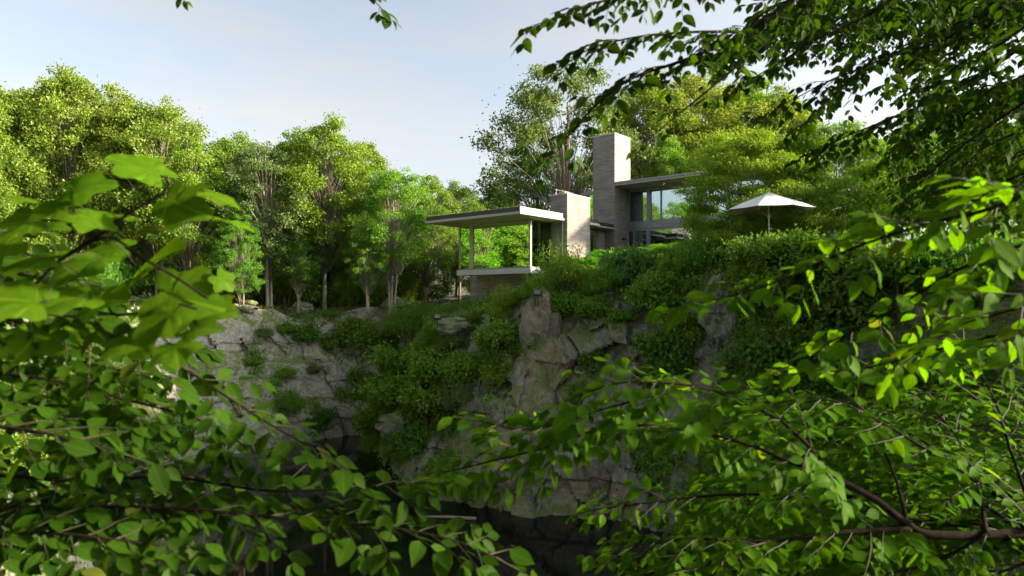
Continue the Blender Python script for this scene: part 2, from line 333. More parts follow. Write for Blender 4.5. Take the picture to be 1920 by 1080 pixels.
# ------------------------------------------------------------------ terrain: quarry rim and base in plan (metres)
WATER = -9.3
RIM = [ # top x, y, z   base x, y
 (8,2.4,-1.6, 7,8), (15,4,-.5, 13,9), (20,11,1.0, 15.5,13), (19,19,1.6, 14,18), (14.5,25,1.5, 10.8,22.5), (11,27.5,1.1, 8.6,25),
 (9,29.3,.8, 7,26.8), (6.8,32.5,.0, 5,28.2), (4.6,34.3,.0, 2.9,29), (2.6,35.3,.2, 1.2,29.3), (1.3,36,.4, -.2,29.6), (-.6,37.3,-.5, -1.8,30.3),
 (-2.3,39.5,-.7, -3.4,31.5), (-3.9,42.5,-.8, -5.2,33.5), (-5.2,46,-.8, -6.8,37), (-6.6,50,-.7, -8.4,41.5), (-8.8,52,-.6, -9.8,46),
 (-11.8,51.5,-.6, -11.5,46.8), (-15,49.5,-.6, -14.2,43.5), (-18.5,46.8,-.7, -16.8,41), (-22.5,43.2,-.8, -19.5,38.5), (-26.5,39,-.8, -21.5,35.5),
 (-29,33.5,-.9, -20.8,32), (-28,27,-1.2, -17.5,29), (-23,20,-1.5, -14,25), (-18,13,-1.7, -12,18), (-12,6,-1.8, -9,11), (-4,2.6,-1.8, -4,8), (2,2.3,-1.7, 2,7.6)]
HP = np.array([(r[0],r[1],r[2]) for r in RIM] + [
 (-10,58,-.4),(-20,54,-.5),(-30,47,-.5),(-38,38,-.5),(-40,60,0),(-15,75,.6),(0,62,.4),(-3,54,-.3),(-2.5,45,-.2),(0,41,.3),(2.5,39.5,1.3),
 (4,40,1.9),(7,41.5,2.5),(10,40,2.8),(8,36,2.0),(11.5,36,2.8),(11.4,30.5,2.2),(14,32,2.5),(10.5,33,2.2),(6,44,2.7),(9,47,2.8),(14,44,2.9),(8,52,2.8),(15,55,3),
 (18,28,2.6),(22,22,2.6),(25,35,3.6),(35,45,5),(30,10,2.2),(10,64,3),(25,62,4),(40,80,6),(-40,100,3),(0,110,4),(80,60,8),(-80,60,2),(0,0,-1.65),(0,-10,-1.5),
 (-10,0,-1.7),(10,-2,-1.4),(-40,0,-1.5),(-40,20,-1.2),(40,-20,1),(0,-60,-1),(0,300,6),(-200,100,5),(200,100,8),(200,-100,3),(-200,-100,2)])
def gz(x, y):
    x = np.atleast_1d(np.asarray(x, float)); y = np.atleast_1d(np.asarray(y, float))
    d2 = (x[:,None]-HP[None,:,0])**2 + (y[:,None]-HP[None,:,1])**2
    w = 1/(d2+.3)**1.8; return (w*HP[None,:,2]).sum(1)/w.sum(1)
def gz1(x, y): return float(gz(x, y)[0])
K = len(RIM); RA = np.array(RIM, float)
def crom(i, t):
    p0, p1, p2, p3 = (RA[(i+k) % K] for k in (-1,0,1,2))
    return .5*((2*p1) + (-p0+p2)*t + (2*p0-5*p1+4*p2-p3)*t*t + (-p0+3*p1-3*p2+p3)*t**3)
cols = []
for i in range(K):
    n_ = 38 if 4 <= i <= 21 else 14
    for k in range(n_): cols.append(crom(i, k/n_))
cols = np.array(cols); NCOL = len(cols); NROW = 96
T = np.linspace(0, 1, NROW)
top = cols[:, :3]; base = np.concatenate([cols[:, 3:5], np.full((NCOL,1), WATER-1.4)], 1)
fr = T**1.25
G = np.empty((NCOL, NROW, 3))
for a in (0,1): G[:,:,a] = base[:,a:a+1] + (top[:,a:a+1]-base[:,a:a+1])*fr[None,:]
G[:,:,2] = base[:,2:3] + (top[:,2:3]-base[:,2:3])*T[None,:]
inw = nrm(base[:,:2]-top[:,:2]); inw = np.concatenate([inw, np.zeros((NCOL,1))], 1)
Pf = G.reshape(-1,3)
ca, ea = cells(Pf + .5*np.stack([fbm(Pf,2.,3,40+k) for k in range(3)],1), (3.4,3.4,2.6), 3)
cb_, eb = cells(Pf + .25*np.stack([fbm(Pf,1.,2,50+k) for k in range(3)],1), (.85,.85,.75), 9)
cc, ec = cells(Pf+np.stack([.35*Pf[:,2],0*Pf[:,2],0*Pf[:,2]],1)+.3*np.stack([fbm(Pf,1.5,3,60+k) for k in range(3)],1), (1.5,1.5,6.0), 15)
far = np.repeat(np.interp(np.arange(NCOL), [0, NCOL*.60, NCOL*.64, NCOL], [1, 1, .45, .45]), NROW)     # the far wall is smoother
disp = .9*fbm(Pf, 7., 4, 1) + far*(.75*(ca-.5) + .13*(cb_-.5)) + .62*(cc-.5) + .11*fbm(Pf*np.array((1,1,.45)),.9,4,21) - .16*far**2*np.clip(.10-ea,0,.1)/.1
# bedding ledges on the far wall
led = np.sin(Pf[:,2]*2.3 + 1.3*fbm(Pf,5.,2,77)); disp += .18*np.sign(led)*np.abs(led)**.4
win = np.interp(T, [0,.1,.85,1], [.7,1,1,.75])
disp = disp.reshape(NCOL,NROW)*win[None,:]
G += inw[:,None,:]*disp[:,:,None]
G[:,:,2] += (.10*(cb_-.5)).reshape(NCOL,NROW)*win
zt = .45*fbm(np.c_[G[:,-1,:2], np.zeros(NCOL)], 2.6, 4, 33); G[:,:,2] += zt[:,None]*np.interp(T, [.6,1], [0,1])[None,:]
idx = np.arange(NCOL*NROW).reshape(NCOL,NROW); nx = np.roll(idx, -1, 0)
q = np.stack([idx[:,:-1], idx[:,1:], nx[:,1:], nx[:,:-1]], -1).reshape(-1,4)
cliff = link(bpy.data.objects.new('quarry_cliff', mesh_np('quarry_cliff', G.reshape(-1,3), q, np.full(len(q),4), M['rock'])))
tag(cliff, 'grey and rust streaked rock walls around the quarry pool', None, None, 'structure')
# ground sheet from the rim outwards to the horizon
cen = np.array((-4., 26.)); out = nrm(top[:,:2]-cen)
offs = np.array([0,.35,.8,1.4,2.2,3.2,4.5,6,8,10.5,13.5,17,21,26,32,40,52,70,100,160,300,700,1500])
H = np.empty((NCOL, len(offs), 3)); H[:,0] = G[:,-1]
for k in range(1, len(offs)):
    xy = G[:,-1,:2] + out*offs[k]; z = gz(xy[:,0], xy[:,1]); w = min(1, offs[k]/2.0)
    p3 = np.concatenate([xy, z[:,None]], 1)
    H[:,k,:2] = xy; H[:,k,2] = G[:,-1,2]*(1-w) + z*w + .14*w*fbm(p3, 1.8, 3, 5)
idg = np.arange(NCOL*len(offs)).reshape(NCOL,-1); ng = np.roll(idg, -1, 0)
qg = np.stack([idg[:,:-1], idg[:,1:], ng[:,1:], ng[:,:-1]], -1).reshape(-1,4)
ground = link(bpy.data.objects.new('ground', mesh_np('ground', H.reshape(-1,3), qg, np.full(len(qg),4), M['ground'], smooth=True)))
tag(ground, 'leafy forest floor around the quarry', None, None, 'structure')
wb = MB(); wb.v = [(-32,4,WATER),(24,4,WATER),(24,54,WATER),(-32,54,WATER)]; wb.f = [(0,1,2,3)]
tag(wb.build('water', M['water']), 'dark still pool at the bottom of the quarry', None, None, 'structure')
SURF = np.concatenate([G.reshape(-1,3), H[:, :14].reshape(-1,3)]); SURF = SURF[SURF[:,1] > 8]
SPX = CX + SURF[:,0]/SURF[:,1]*FPX; SPY = HY - SURF[:,2]/SURF[:,1]*FPX
def surf(px, py, tol=7):
    """nearest terrain point seen at a pixel"""
    d = np.hypot(SPX-px, SPY-py); c = np.where(d < tol)[0]
    if len(c) == 0: c = np.array([d.argmin()])
    return Vector(SURF[c[SURF[c,1].argmin()]])

# ------------------------------------------------------------------ the house (local x towards the right front, local y to the right back)
HROT = math.atan2(-.635, .773)
house = empty('modern_house', (1.09, 40, 0), HROT, 'modern grey brick house with cantilevered glass room and two tall brick piers', 'house')
def part(name, mat, *boxes, parent=None, bevel=0, label=None):
    m = MB()
    for b in boxes: m.box(*b)
    o = m.build(name, mat, parent or house, bevel=bevel)
    if label: o['label'] = label
    return o
def framed(name, first, *bars, label=None):
    o = part(name, M['zinc'], first, label=label)
    for b in bars: part('frame_bar', M['zinc'], b, parent=o)
    return o
# cantilevered glass room
part('floor_slab', M['concrete'], (-5.85,.14,-.16,6.0,1.64,1.97), bevel=.015)
part('base_wall', M['brick'], (-6.4,.6,1.7,6.2,-3.0,1.636))
gr = part('roof', M['white_panel'], (-6.6,1.0,-2.2,6.0,4.84,4.985), bevel=.01, label='flat planted roof over the glass room')
part('soffit', M['soffit'], (-6.45,.85,-2.05,2.08,4.815,4.845), parent=gr)
part('fascia_capping', M['dark_fascia'], (-6.54,.90,-2.14,5.9,4.985,5.25), parent=gr)
part('fascia_capping', M['white_panel'], (.904,.94,-2.15,1.95,4.988,5.262), parent=gr)  # sunlight on the dark capping's right face, put in as a light strip
fr_ = []
wnd = framed('window', (-5.74,-.05,-.06,.05,1.972,2.06), (-5.74,-.05,-.05,.05,4.76,4.812), label='large mirrored picture window towards the pool')
part('pane', M['glass'], (-5.66,-4.82,-.012,.012,2.06,4.76), parent=wnd); part('pane', M['glass'], (-4.53,-.06,-.012,.012,2.06,4.76), parent=wnd)
part('mullion', M['bronze'], (-4.82,-4.53,-.07,.09,2.06,4.80), parent=wnd); part('mullion', M['bronze'], (-5.74,-5.66,-.07,.07,2.06,4.80), parent=wnd)
part('mullion', M['bronze'], (-.06,.05,-.07,.05,2.0,4.80), parent=wnd)
wnd2 = framed('window', (-.045,.05,.052,2.09,1.972,2.05), (-.045,.05,.052,2.09,4.76,4.812), label='corner window towards the brick pier')
part('pane', M['glass_dark'], (-.01,.012,.055,2.04,2.05,4.76), parent=wnd2); part('mullion', M['zinc'], (-.05,.05,2.02,2.09,2.05,4.76), parent=wnd2)
wnd3 = part('window', M['zinc'], (-5.72,-5.66,.07,4.0,1.972,2.05)); part('pane', M['glass'], (-5.71,-5.69,.07,4.0,2.05,4.80), parent=wnd3)
part('inner_wall', M['plaster'], (-5.7,-.2,4.4,4.6,1.975,4.81))
part('inner_wall', M['brick'], (-.35,-.11,2.3,4.4,1.975,4.81))
lp = part('low_brick_pier', M['brick'], (-.1,1.15,2.1,4.6,-1.5,6.42), label='lower brick pier beside the glass room')
part('coping', M['concrete'], (-.13,1.18,2.07,4.63,6.42,6.49), parent=lp)
part('flue_cap', M['wood'], (.1,.4,2.9,3.3,6.49,6.72), (.05,.45,2.85,3.35,6.72,6.76), parent=lp)
rl = MB()
for yy in (2.5,3.4,4.3): rl.tube([(.05,yy,6.49),(.05,yy,6.86)], .012, 6)
rl.tube([(.05,2.45,6.86),(.05,4.35,6.86)], .012, 6); rl.build('roof_rail', M['steel'], lp)
dp = MB().tube([(.86,2.03,4.84),(.86,2.03,0.5)], .045, 10); dp.build('downpipe', M['steel'], house)
for zz in (4.2,3.1,2.0): part('pipe_bracket', M['zinc'], (.80,.92,2.03,2.099,zz,zz+.05))
# linking wing
lr = part('link_roof', M['white_panel'], (-8,0,4.603,9.49,4.99,5.09), bevel=.01); part('fascia_capping', M['dark_fascia'], (-8,-.06,4.61,9.47,5.09,5.34), parent=lr)
part('back_wall', M['brick'], (-8,-1.2,5.9,9.3,-1,4.985))
ld = framed('glazed_door', (-.95,-.83,4.62,4.74,2.4,4.985), (-.95,-.83,5.95,6.08,2.4,4.985), (-.95,-.83,7.2,7.34,2.4,4.985), (-.95,-.83,8.4,8.52,2.4,4.985), (-.95,-.83,4.74,8.4,4.82,4.985))
for a, b in ((4.74,5.95),(6.08,7.2),(7.34,8.4)): part('pane', M['glass'], (-.90,-.88,a,b,2.4,4.82), parent=ld)
part('handle', M['steel'], (-.80,-.77,6.2,6.24,3.2,3.9), parent=ld)
part('side_wall', M['brick'], (-1.19,-.80,8.52,9.49,1.5,4.985))
# tall pier
tp = part('tall_brick_pier', M['brick'], (-1.77,0,9.5,11.67,0,11.62), label='tall brick chimney pier above the roof'); part('coping', M['concrete'], (-1.80,.03,9.47,11.70,11.62,11.70), parent=tp)
part('wall_lamp', M['black'], (.003,.14,10.5,10.9,4.35,4.46))
# upper wing
ur = MB().prism([(.035,9.5),(11.5,9.5),(11.5,19.5),(-4.2,19.5),(-4.2,11.75),(.035,11.75)], 8.02, 8.13).build('upper_roof', M['soffit'], house)
ur['label'] = 'long oversailing flat roof of the upper storey'
MB().prism([(.04,9.44),(11.56,9.44),(11.56,19.5),(-4.26,19.5),(-4.26,11.72),(.04,11.72)], 8.13, 8.27).build('fascia', M['zinc'], ur)
part('floor_band', M['zinc'], (.02,11.2,11.42,11.75,5.12,5.58), bevel=.01)
Z0, Z1, Z2, Z3 = 2.4, 5.12, 5.58, 8.02
uw = framed('upper_window', (.02,11.2,11.46,11.60,5.58,5.68), (.02,11.2,11.46,11.60,7.78,8.02), (.02,.12,11.46,11.60,5.68,7.78), label='upper storey window wall')
part('side_panel', M['dark_fascia'], (.12,.40,11.48,11.58,5.68,7.78), parent=uw)
xs = [(1.42,1.74),(2.45,2.57),(5.14,5.40),(7.2,7.4),(9.6,9.8),(11.0,11.2)]
prev = .40
for a, b in xs:
    part('pane', M['glass_grey'], (prev,a,11.52,11.54,5.68,7.78), parent=uw); part('mullion', M['zinc'], (a,b,11.44 if b-a > .2 else 11.48,11.60,5.68,7.78), parent=uw); prev = b
lw = part('lower_window', M['zinc'], (.02,11.2,11.46,11.60,4.98,5.12), label='ground floor window wall below the grey band')
part('side_panel', M['dark_fascia'], (.02,.33,11.48,11.58,2.4,4.98), parent=lw)
prev = .50; part('mullion', M['zinc'], (.33,.50,11.44,11.60,2.4,4.98), parent=lw)
for a, b in [(1.42,1.68),(5.14,5.44),(7.1,7.25),(9.6,9.8),(11.0,11.2)]:
    part('pane', M['glass_grey'], (prev,a,11.52,11.54,2.4,4.98), parent=lw); part('mullion', M['zinc'], (a,b,11.40,11.60,2.4,4.98), parent=lw); prev = b
cu = MB()
for k in range(9):
    x = .46+.065*k; cu.tube([(x,11.72+.02*(k%2),5.66),(x,11.72+.02*(k%2),7.9)], .036, 8)
cu.build('curtain', M['curtain'], uw, True)
part('upper_floor', M['plaster'], (-4,11.2,11.76,19,5.2,5.5)); part('rear_wall', M['plaster'], (-4,11.2,17.5,17.8,1.5,8.0))
part('end_wall', M['brick'], (-4.0,-3.7,11.76,17.5,1.5,8.0)); part('end_wall', M['brick'], (11.2,11.5,11.4,17.5,1.5,8.0)); part('ground_floor', M['plaster'], (-4,11.2,11.62,17.5,2.2,2.38))
part('clerestory', M['glass'], (-3.7,-1.0,11.9,11.92,5.35,8.0))
# things inside the glass room
ch = empty('slatted_chair', (0,0,0), 0, 'slatted oak chair behind the glass near the room corner', 'chair')
def hp(p, v, z): a = Vector((.773,-.635,0)); b = Vector((.635,.773,0)); return Vector((1.09,40,0)) + a*p + b*v + Vector((0,0,z))
ch.location = hp(-.75,.55,1.975); ch.rotation_euler = (0,0,HROT)
for a in (-.32,.32):
    for b in (-.25,.25): part('leg', M['wood'], (a-.03,a+.03,b-.03,b+.03,0,.45 if b > 0 else 1.05), parent=ch)
part('seat', M['wood'], (-.38,.38,-.30,.32,.45,.52), parent=ch)
for k in range(5): part('slat', M['wood'], (-.29,.29,-.27,-.23,.58+.1*k,.65+.1*k), parent=ch)
pl = empty('pendant_lamp', hp(-.7,1.55,3.15), HROT, 'white boat shaped pendant lamp inside the glass corner', 'lamp')
lm = MB()
for sgn in (-1,1):
    lm.tube([(0,.0,.0),(.22*sgn,0,-.05),(.42*sgn,0,.02),(.55*sgn,0,.18)], [.05,.13,.12,.02], 10)
lm.build('shade', M['lamp_white'], pl, True); MB().tube([(0,0,.04),(0,0,1.66)], .008, 6).build('cord', M['black'], pl)

# ------------------------------------------------------------------ parasol
U = Vector((11.4,30.3,2.2)); par = empty('parasol', U, .2, 'white canvas parasol standing on the terrace to the right of the house', 'parasol')
def canopy():
    m = MB(); seg = 8; sub = 4; rings = [(.03,2.66),(.5,2.44),(1.0,2.24),(1.5,2.04),(1.92,1.84)]; n_ = seg*sub
    for lay in (0, -.012):
        for r, z in rings:
            for k in range(n_):
                w = 2*math.pi*k/n_; fx = (k % sub)/sub; sag = math.sin(math.pi*fx); rr = r*(1-.075*sag*r/1.95); m.v.append((rr*math.cos(w), rr*math.sin(w), z+lay-.05*sag*(r/1.95)+ (.03*sag if r > 1.9 else 0)))
    L = len(rings)*n_
    for lay in (0,1):
        for i in range(len(rings)-1):
            for k in range(n_):
                a = lay*L+i*n_+k; b = lay*L+i*n_+(k+1)%n_; f = (a, a+n_, b+n_, b); m.f.append(f if lay == 0 else f[::-1])
    e = (len(rings)-1)*n_
    for k in range(n_): m.f.append((e+k, e+L+k, e+L+(k+1)%n_, e+(k+1)%n_))
    m.f.append(tuple(reversed(range(n_)))[::-1]); return m
canopy().build('canopy', M['canvas'], par)
MB().tube([(0,0,-.3),(0,0,2.64)], .03, 10).build('pole', M['canvas'], par, True)
MB().tube([(0,0,2.66),(0,0,2.70),(0,0,2.76)], [.03,.05,.01], 10).build('finial', M['wood'], par, True)
MB().tube([(0,0,1.5),(0,0,1.62)], .06, 10).build('hub', M['canvas'], par)
for k in range(8):
    w = math.pi/4*k; c, s_ = math.cos(w), math.sin(w)
    rb = MB().tube([(.03*c,.03*s_,2.52),(1.92*c,1.92*s_,1.80)], .013, 6).build('rib', M['wood'], par)
    MB().tube([(.04*c,.04*s_,1.56),(.95*c,.95*s_,2.17)], .011, 6).build('strut', M['wood'], rb)
MB().box(-.3,.3,-.3,.3,-.05,.06).build('base_plate', M['concrete'], par)

# ------------------------------------------------------------------ floodlights, boulders, floating log
def boulder(name, c, r, label, seed, flat=.7):
    n_ = 26; th = np.linspace(0,math.pi,n_); ph = np.linspace(0,2*math.pi,2*n_,endpoint=False)
    V = np.stack([np.outer(np.sin(th),np.cos(ph)), np.outer(np.sin(th),np.sin(ph)), np.outer(np.cos(th),np.ones(2*n_))],-1).reshape(-1,3)
    cv, ev = cells(V+seed*3.1, (.8,.8,.6), seed); k = 1 + .45*(cv-.5) + .25*fbm(V+seed, .8, 4, seed)
    V = V*k[:,None]*np.array(r)*np.array((1,1,flat)); i = np.arange(n_*2*n_).reshape(n_,2*n_); j = np.roll(i,-1,1)
    qq = np.stack([i[:-1],i[1:],j[1:],j[:-1]],-1).reshape(-1,4)
    o = link(bpy.data.objects.new(name, mesh_np(name, V, qq, np.full(len(qq),4), M['rock']))); o.location = c
    return tag(o, label, 'boulder')
def flood(px, py, d, label, z=None):
    p = at(px, py, d); f = empty('floodlight', p, 0, label, 'floodlight', 'floodlights on the quarry rim')
    f.rotation_euler = (0,0,math.radians(rnd.uniform(-40,10)))
    MB().tube([(0,.05,-.65),(0,.05,-.12)], .025, 8).build('stake', M['black'], f)
    MB().box(-.20,-.18,-.03,.08,-.14,.02).box(.18,.20,-.03,.08,-.14,.02).box(-.2,.2,.02,.08,-.16,-.13).build('bracket', M['black'], f)
    hd = MB().box(-.175,.175,-.05,.07,-.12,.15).build('housing', M['black'], f, bevel=.02); hd.rotation_euler = (R(-18),0,0)
    MB().box(-.145,.145,-.062,-.05,-.09,.12).build('glass', M['lamp_glass'], hd)
    return p
p = flood(1008, 549, 34.4, 'small floodlight on top of the pointed rock below the glass room')
boulder('boulder', (p.x+.05,p.y+.75,p.z-2.15), (.95,1.1,2.25), 'tall tan pointed rock carrying a floodlight below the glass room', 4, 1)
p = flood(1354, 524, 28.6, 'floodlight on the grey rock at the rim below the parasol')
boulder('boulder', (p.x+.15,p.y+.45,p.z-1.3), (.8,.8,1.5), 'grey rock knob with a floodlight at the rim below the parasol', 6, .9)
p = flood(820, 594, 38, 'floodlight low beside the rounded rock at the gully head')
boulder('boulder', (p.x+.9,p.y+.5,p.z-.55), (1.0,.8,.75), 'rounded pale rock above the gully next to a floodlight', 8)
for k, (px, py, w, lab) in enumerate([(468,578,40,'pale boulder on the far rim at the foot of a forked trunk'), (566,578,44,'flat grey boulder on the far rim right of the pale boulder'), (742,577,60,'long low rock on the far rim near the corner of the quarry'),
        (745,800,80,'upright grey rock standing out of the gully bushes above the pool'), (1210,520,40,'dark rock among shrubs below the juniper bed')]):
    s = surf(px, py); r = w/2*s.y/FPX; boulder('boulder', s+Vector((0,.1,r*.25)), (r,r*.8,r*.8), lab, 20+k)
a, b = at(790,962,29.1), at(893,962,29.1)
lg = MB().tube([(a.x,a.y+.3,WATER+.03),((a.x+b.x)/2,a.y+.1,WATER+.07),(b.x,b.y-.1,WATER+.06)], [.04,.07,.08], 8).build('floating_log', M['log'], smooth=True)
tag(lg, 'thin bare log floating on the dark pool at the cliff foot', 'log')
# ------------------------------------------------------------------ vegetation builders
def leaf_quads(name, pos, dirs, nor, L, W, mat, rg, fold=.12):
    dirs = nrm(dirs); side = nrm(np.cross(nor, dirs)); nor = np.cross(dirs, side); L = L[:,None]; W = W[:,None]
    m = pos + dirs*L*.45 - nor*fold*L*.0
    V = np.stack([pos, m+side*W*.5+nor*fold*L, pos+dirs*L, m-side*W*.5+nor*fold*L], 1).reshape(-1,3)
    b = np.arange(len(pos))*4; loops = np.stack([b,b+1,b+2,b,b+2,b+3],1).reshape(-1)
    r = np.repeat(rg.random(len(pos)), 2)
    return mesh_np(name, V, loops, np.full(2*len(pos),3), mat, r)
def rdir(rg, n): return nrm(rg.normal(size=(n,3)))
def crown_leaves(rg, cents, rads, per, size, flat=.7, up=.7, aspect=.6, droop=.15):
    P_, D_, N_, L_ = [], [], [], []
    for c, r, k in zip(cents, rads, per):
        u = rdir(rg, k); rr = np.where(rg.random(k) < .7, rg.random(k)**.45, np.abs(rg.normal(size=k))*.8)
        P_.append(c + u*(rr*r)[:,None]*np.array((1,1,flat)))
        N_.append(nrm(u*.55 + np.array((0,0,up)) + .55*rg.normal(size=(k,3))))
        D_.append(u*.5 + rg.normal(size=(k,3))*.7 - np.array((0,0,droop))); L_.append(size*(.65+.7*rg.random(k)))
    P_, D_, N_, L_ = map(np.concatenate, (P_, D_, N_, L_)); return P_, D_, N_, L_, L_*aspect
def make_tree(seed, H=16, base=.32, Rc=4.2, nclump=60, leaves=21000, size=.24, trunk_r=.20, flat=.62, gaps=1.0, split=0, lean=0., profile=None, clump=.205, bark='bark'):
    """returns (trunk mesh, crown mesh) of one individual"""
    rg = np.random.default_rng(seed); tr = MB()
    def stem(x0, y0, h, r, ln, a):
        pts = []; p = np.array((x0,y0,-.6))
        for k in range(9):
            t = k/8; pts.append(Vector((x0+ln*math.cos(a)*t*h+.18*math.sin(3*t+seed), y0+ln*math.sin(a)*t*h+.15*math.cos(4*t+seed), -.6+t*(h+.6))))
        tr.tube(pts, [r*(1.25 if k == 0 else 1)*(1-.80*k/8) for k in range(9)], 7); return pts
    stems = [stem(0,0,H*.86,trunk_r,lean,rg.random()*6.28)]
    for s in range(split): stems.append(stem(.35*math.cos(2.1*s+1),.35*math.sin(2.1*s+1),H*rg.uniform(.6,.8),trunk_r*.75,rg.uniform(.08,.16),rg.random()*6.28))
    cents, rads = [], []
    for k in range(nclump):
        t = (k+.5)/nclump; t = t**.9; h = H*(base+(1-base)*t)
        env = profile(t) if profile else math.sin(math.pi*min(1,(.16+.80*t)))**.75
        a = k*2.39996 + rg.normal()*.5; r = Rc*env*math.sqrt(rg.uniform(.18,1.0))*gaps
        st = stems[k % len(stems)]; ax = st[min(8, int(8*min(1, h/(H*.86))))]
        c = np.array((ax.x*.8+r*math.cos(a), ax.y*.8+r*math.sin(a), h + rg.normal()*.3)); cents.append(c); rads.append(Rc*clump*rg.uniform(.65,1.3)*(1 if t < .85 else .8))
        h0 = max(base*.72*H, .10*H); hb = h0 + max(0, c[2]-h0)*rg.uniform(.15,.7); i = min(7, int(8*hb/(H*.86))); q0 = st[i]
        mid = Vector((.55*q0.x+.45*c[0], .55*q0.y+.45*c[1], .35*q0.z+.65*c[2]-.15))
        tr.tube([q0, mid, Vector(c)], [trunk_r*.20*(1-.5*t)+.012, trunk_r*.12*(1-.5*t)+.01, .010], 5)
    vol = np.array(rads)**2.2; per = np.maximum(40, (leaves*vol/vol.sum()).astype(int))
    P_, D_, N_, L_, W_ = crown_leaves(rg, cents, rads, per, size, flat)
    return tr.mesh('trunk', M[bark], True), leaf_quads('crown', P_, D_, N_, L_, W_, M['green'], rg)
def plant(name, parts, loc, s, rz, mat, label, cat, group=None, sz=None, mats=None):
    r = empty(name, loc, rz, label, cat, group); r.scale = (s, s, sz or s)
    for pn, me in parts:
        o = link(bpy.data.objects.new(pn, me), r)
        if pn in ('crown','foliage'):
            o.material_slots[0].link = 'OBJECT'; o.material_slots[0].material = M[mat]
    return r
TV = [make_tree(101, 16, .30, 4.3, 150, 38000, .20), make_tree(102, 16, .25, 3.7, 135, 35000, .20, split=1), make_tree(103, 16, .36, 4.8, 160, 40000, .20, split=2, trunk_r=.17, bark='bark_pale'),
      make_tree(104, 16, .20, 3.9, 130, 34000, .20, lean=.06), make_tree(105, 16, .34, 4.4, 110, 24000, size=.20, clump=.19, split=1, lean=.05, bark='bark_pale'), make_tree(106, 16, .04, 4.6, 120, 28000, .25)]
TV = [(('trunk', a), ('crown', b)) for a, b in TV]
def tree_at(px, ytop, d, v, mat, label, group=None, wide=1.0, name='forest_tree', cat='tree', dx=0):
    x = (px-CX)/FPX*d; z0 = gz1(x, d); h = (HY-ytop)/FPX*d - z0; s = h/16.6
    r = plant(name, TV[v], (x, d, z0-.1), s*wide, rnd.uniform(0,6.28), mat, label, cat, group, s); return r
FG_ = 'trees of the wood on the far rim'
front = [ # px, top y, depth, variant, leaf, label
 (-70,150,44,0,'yellow','forest tree cut by the left edge of the picture, tall and yellow green'),
 (30,165,47,3,'green','leafy tree at the far left just right of the picture edge, darker in the middle'),
 (130,128,49,0,'yellow','tallest tree of the left wood, broad crown with a bumpy top'),
 (225,160,50,1,'yellow','tall tree right of the tallest tree in the left wood'),
 (300,188,50,2,'yellow','round topped tree on the right shoulder of the tall left group'),
 (360,262,49,3,'lime','lower tree in the dip of the skyline beside the tall left group'),
 (440,250,52,0,'yellow','broad tree left of the gap in the skyline with pale foliage'),
 (505,262,50,4,'grey','thin crowned tree with a slanting pale trunk and bare twigs'),
 (560,240,54,1,'green','slim tree close against the left of the tall central tree'),
 (612,222,52,0,'green','tall central tree of the far wood with a rounded dark top'),
 (672,262,55,3,'green','tree on the right flank of the tall central tree'),
 (735,312,51,2,'lime','tree with several pale bare stems near the quarry corner'),
 (800,325,54,1,'yellow','sunlit tree behind the left end of the planted roof'),
 (860,342,58,0,'yellow','round yellow green tree above the planted roof'),
 (915,348,62,3,'lime','small bright tree just left of the large spreading tree'),
 (455,400,47,1,'green','short tree with forked grey trunks near the pale boulder'),
 (690,420,49.5,4,'green','thin understorey tree with twin trunks at the rim centre'),
 (560,430,50,2,'deep','shaded understorey tree with a thick straight trunk'),
]
for k, (px, yt, d, v, mt, lab) in enumerate(front): tree_at(px, yt, d, v, mt, lab, FG_)
for k in range(26):   # the rows behind, seen only as patches between the front crowns
    px = -120 + 44*k + rnd.uniform(-15,15); sky = np.interp(px, [-120,130,300,360,450,610,690,800,940,1100], [150,140,205,265,265,255,325,340,360,350])
    tree_at(px, sky+rnd.uniform(12,45), rnd.uniform(60,76), rnd.choice([0,2,5,5]), rnd.choice(['yellow','green','green','lime']), 'leafy tree in the rows behind the front trees of the far wood', 'rear rows of the far wood', name='rear_tree')
# the wood goes on around the left side of the quarry (mirrored in the big window)
for k, (x, y, h) in enumerate([(-33,31,15),(-36,37,16),(-33,24,14),(-41,28,17),(-31,18,14),(-43,36,17),(-36,12,16),(-44,20,17),(-40,43,16),(-27,13,12),(-50,34,17),(-52,26,17),(-50,42,17),(-55,38,18),(-48,30,16),(-58,30,18),(-46,14,17)]):
    plant('side_tree', TV[k % 5 if k < 10 else 5], (x, y, gz1(x,y)-.1), h/16.6, k*1.3, ['yellow','lime','green'][k % 3], 'leafy tree on the left bank of the quarry beyond the picture edge', 'tree', 'trees on the left bank')
# unseen high crowns overhead and behind the camera, added to shade the near leaves
for k, (x, y, h, w) in enumerate([(-6,-2.5,17,1.3),(-1.5,-4.5,18,1.35),(3.5,-3.5,18,1.35),(7,-6,17,1.2),(-10,1,17,1.2),(-3,-10,17,1.3),(5,-10,17,1.3),(-11,-6,16,1.3),(1.5,-1.5,18,1.0)]):
    plant('shade_tree', TV[2], (x, y, gz1(x,y)-.1), h/16.6*w, k*1.7, 'deep', 'tall unseen tree added above and behind the viewpoint to shade the near leaves', 'tree', 'unseen trees added for shade around the viewpoint', h/16.6*1.1)
for x, y, h, lab in [(16,.8,4.4,'low unseen tree added right of the viewpoint as a sun blocker, nearer the camera side'),(15.5,4,4.8,'low unseen tree added right of the viewpoint as a sun blocker on the pool side')]:  # low trees out of view, added to keep sun off the lower right leaves
    plant('shade_tree', TV[5], (x, y, gz1(x,y)-.1), h/16.6*2.0, x, 'deep', lab, 'tree', 'unseen trees added for shade around the viewpoint', h/16.6)
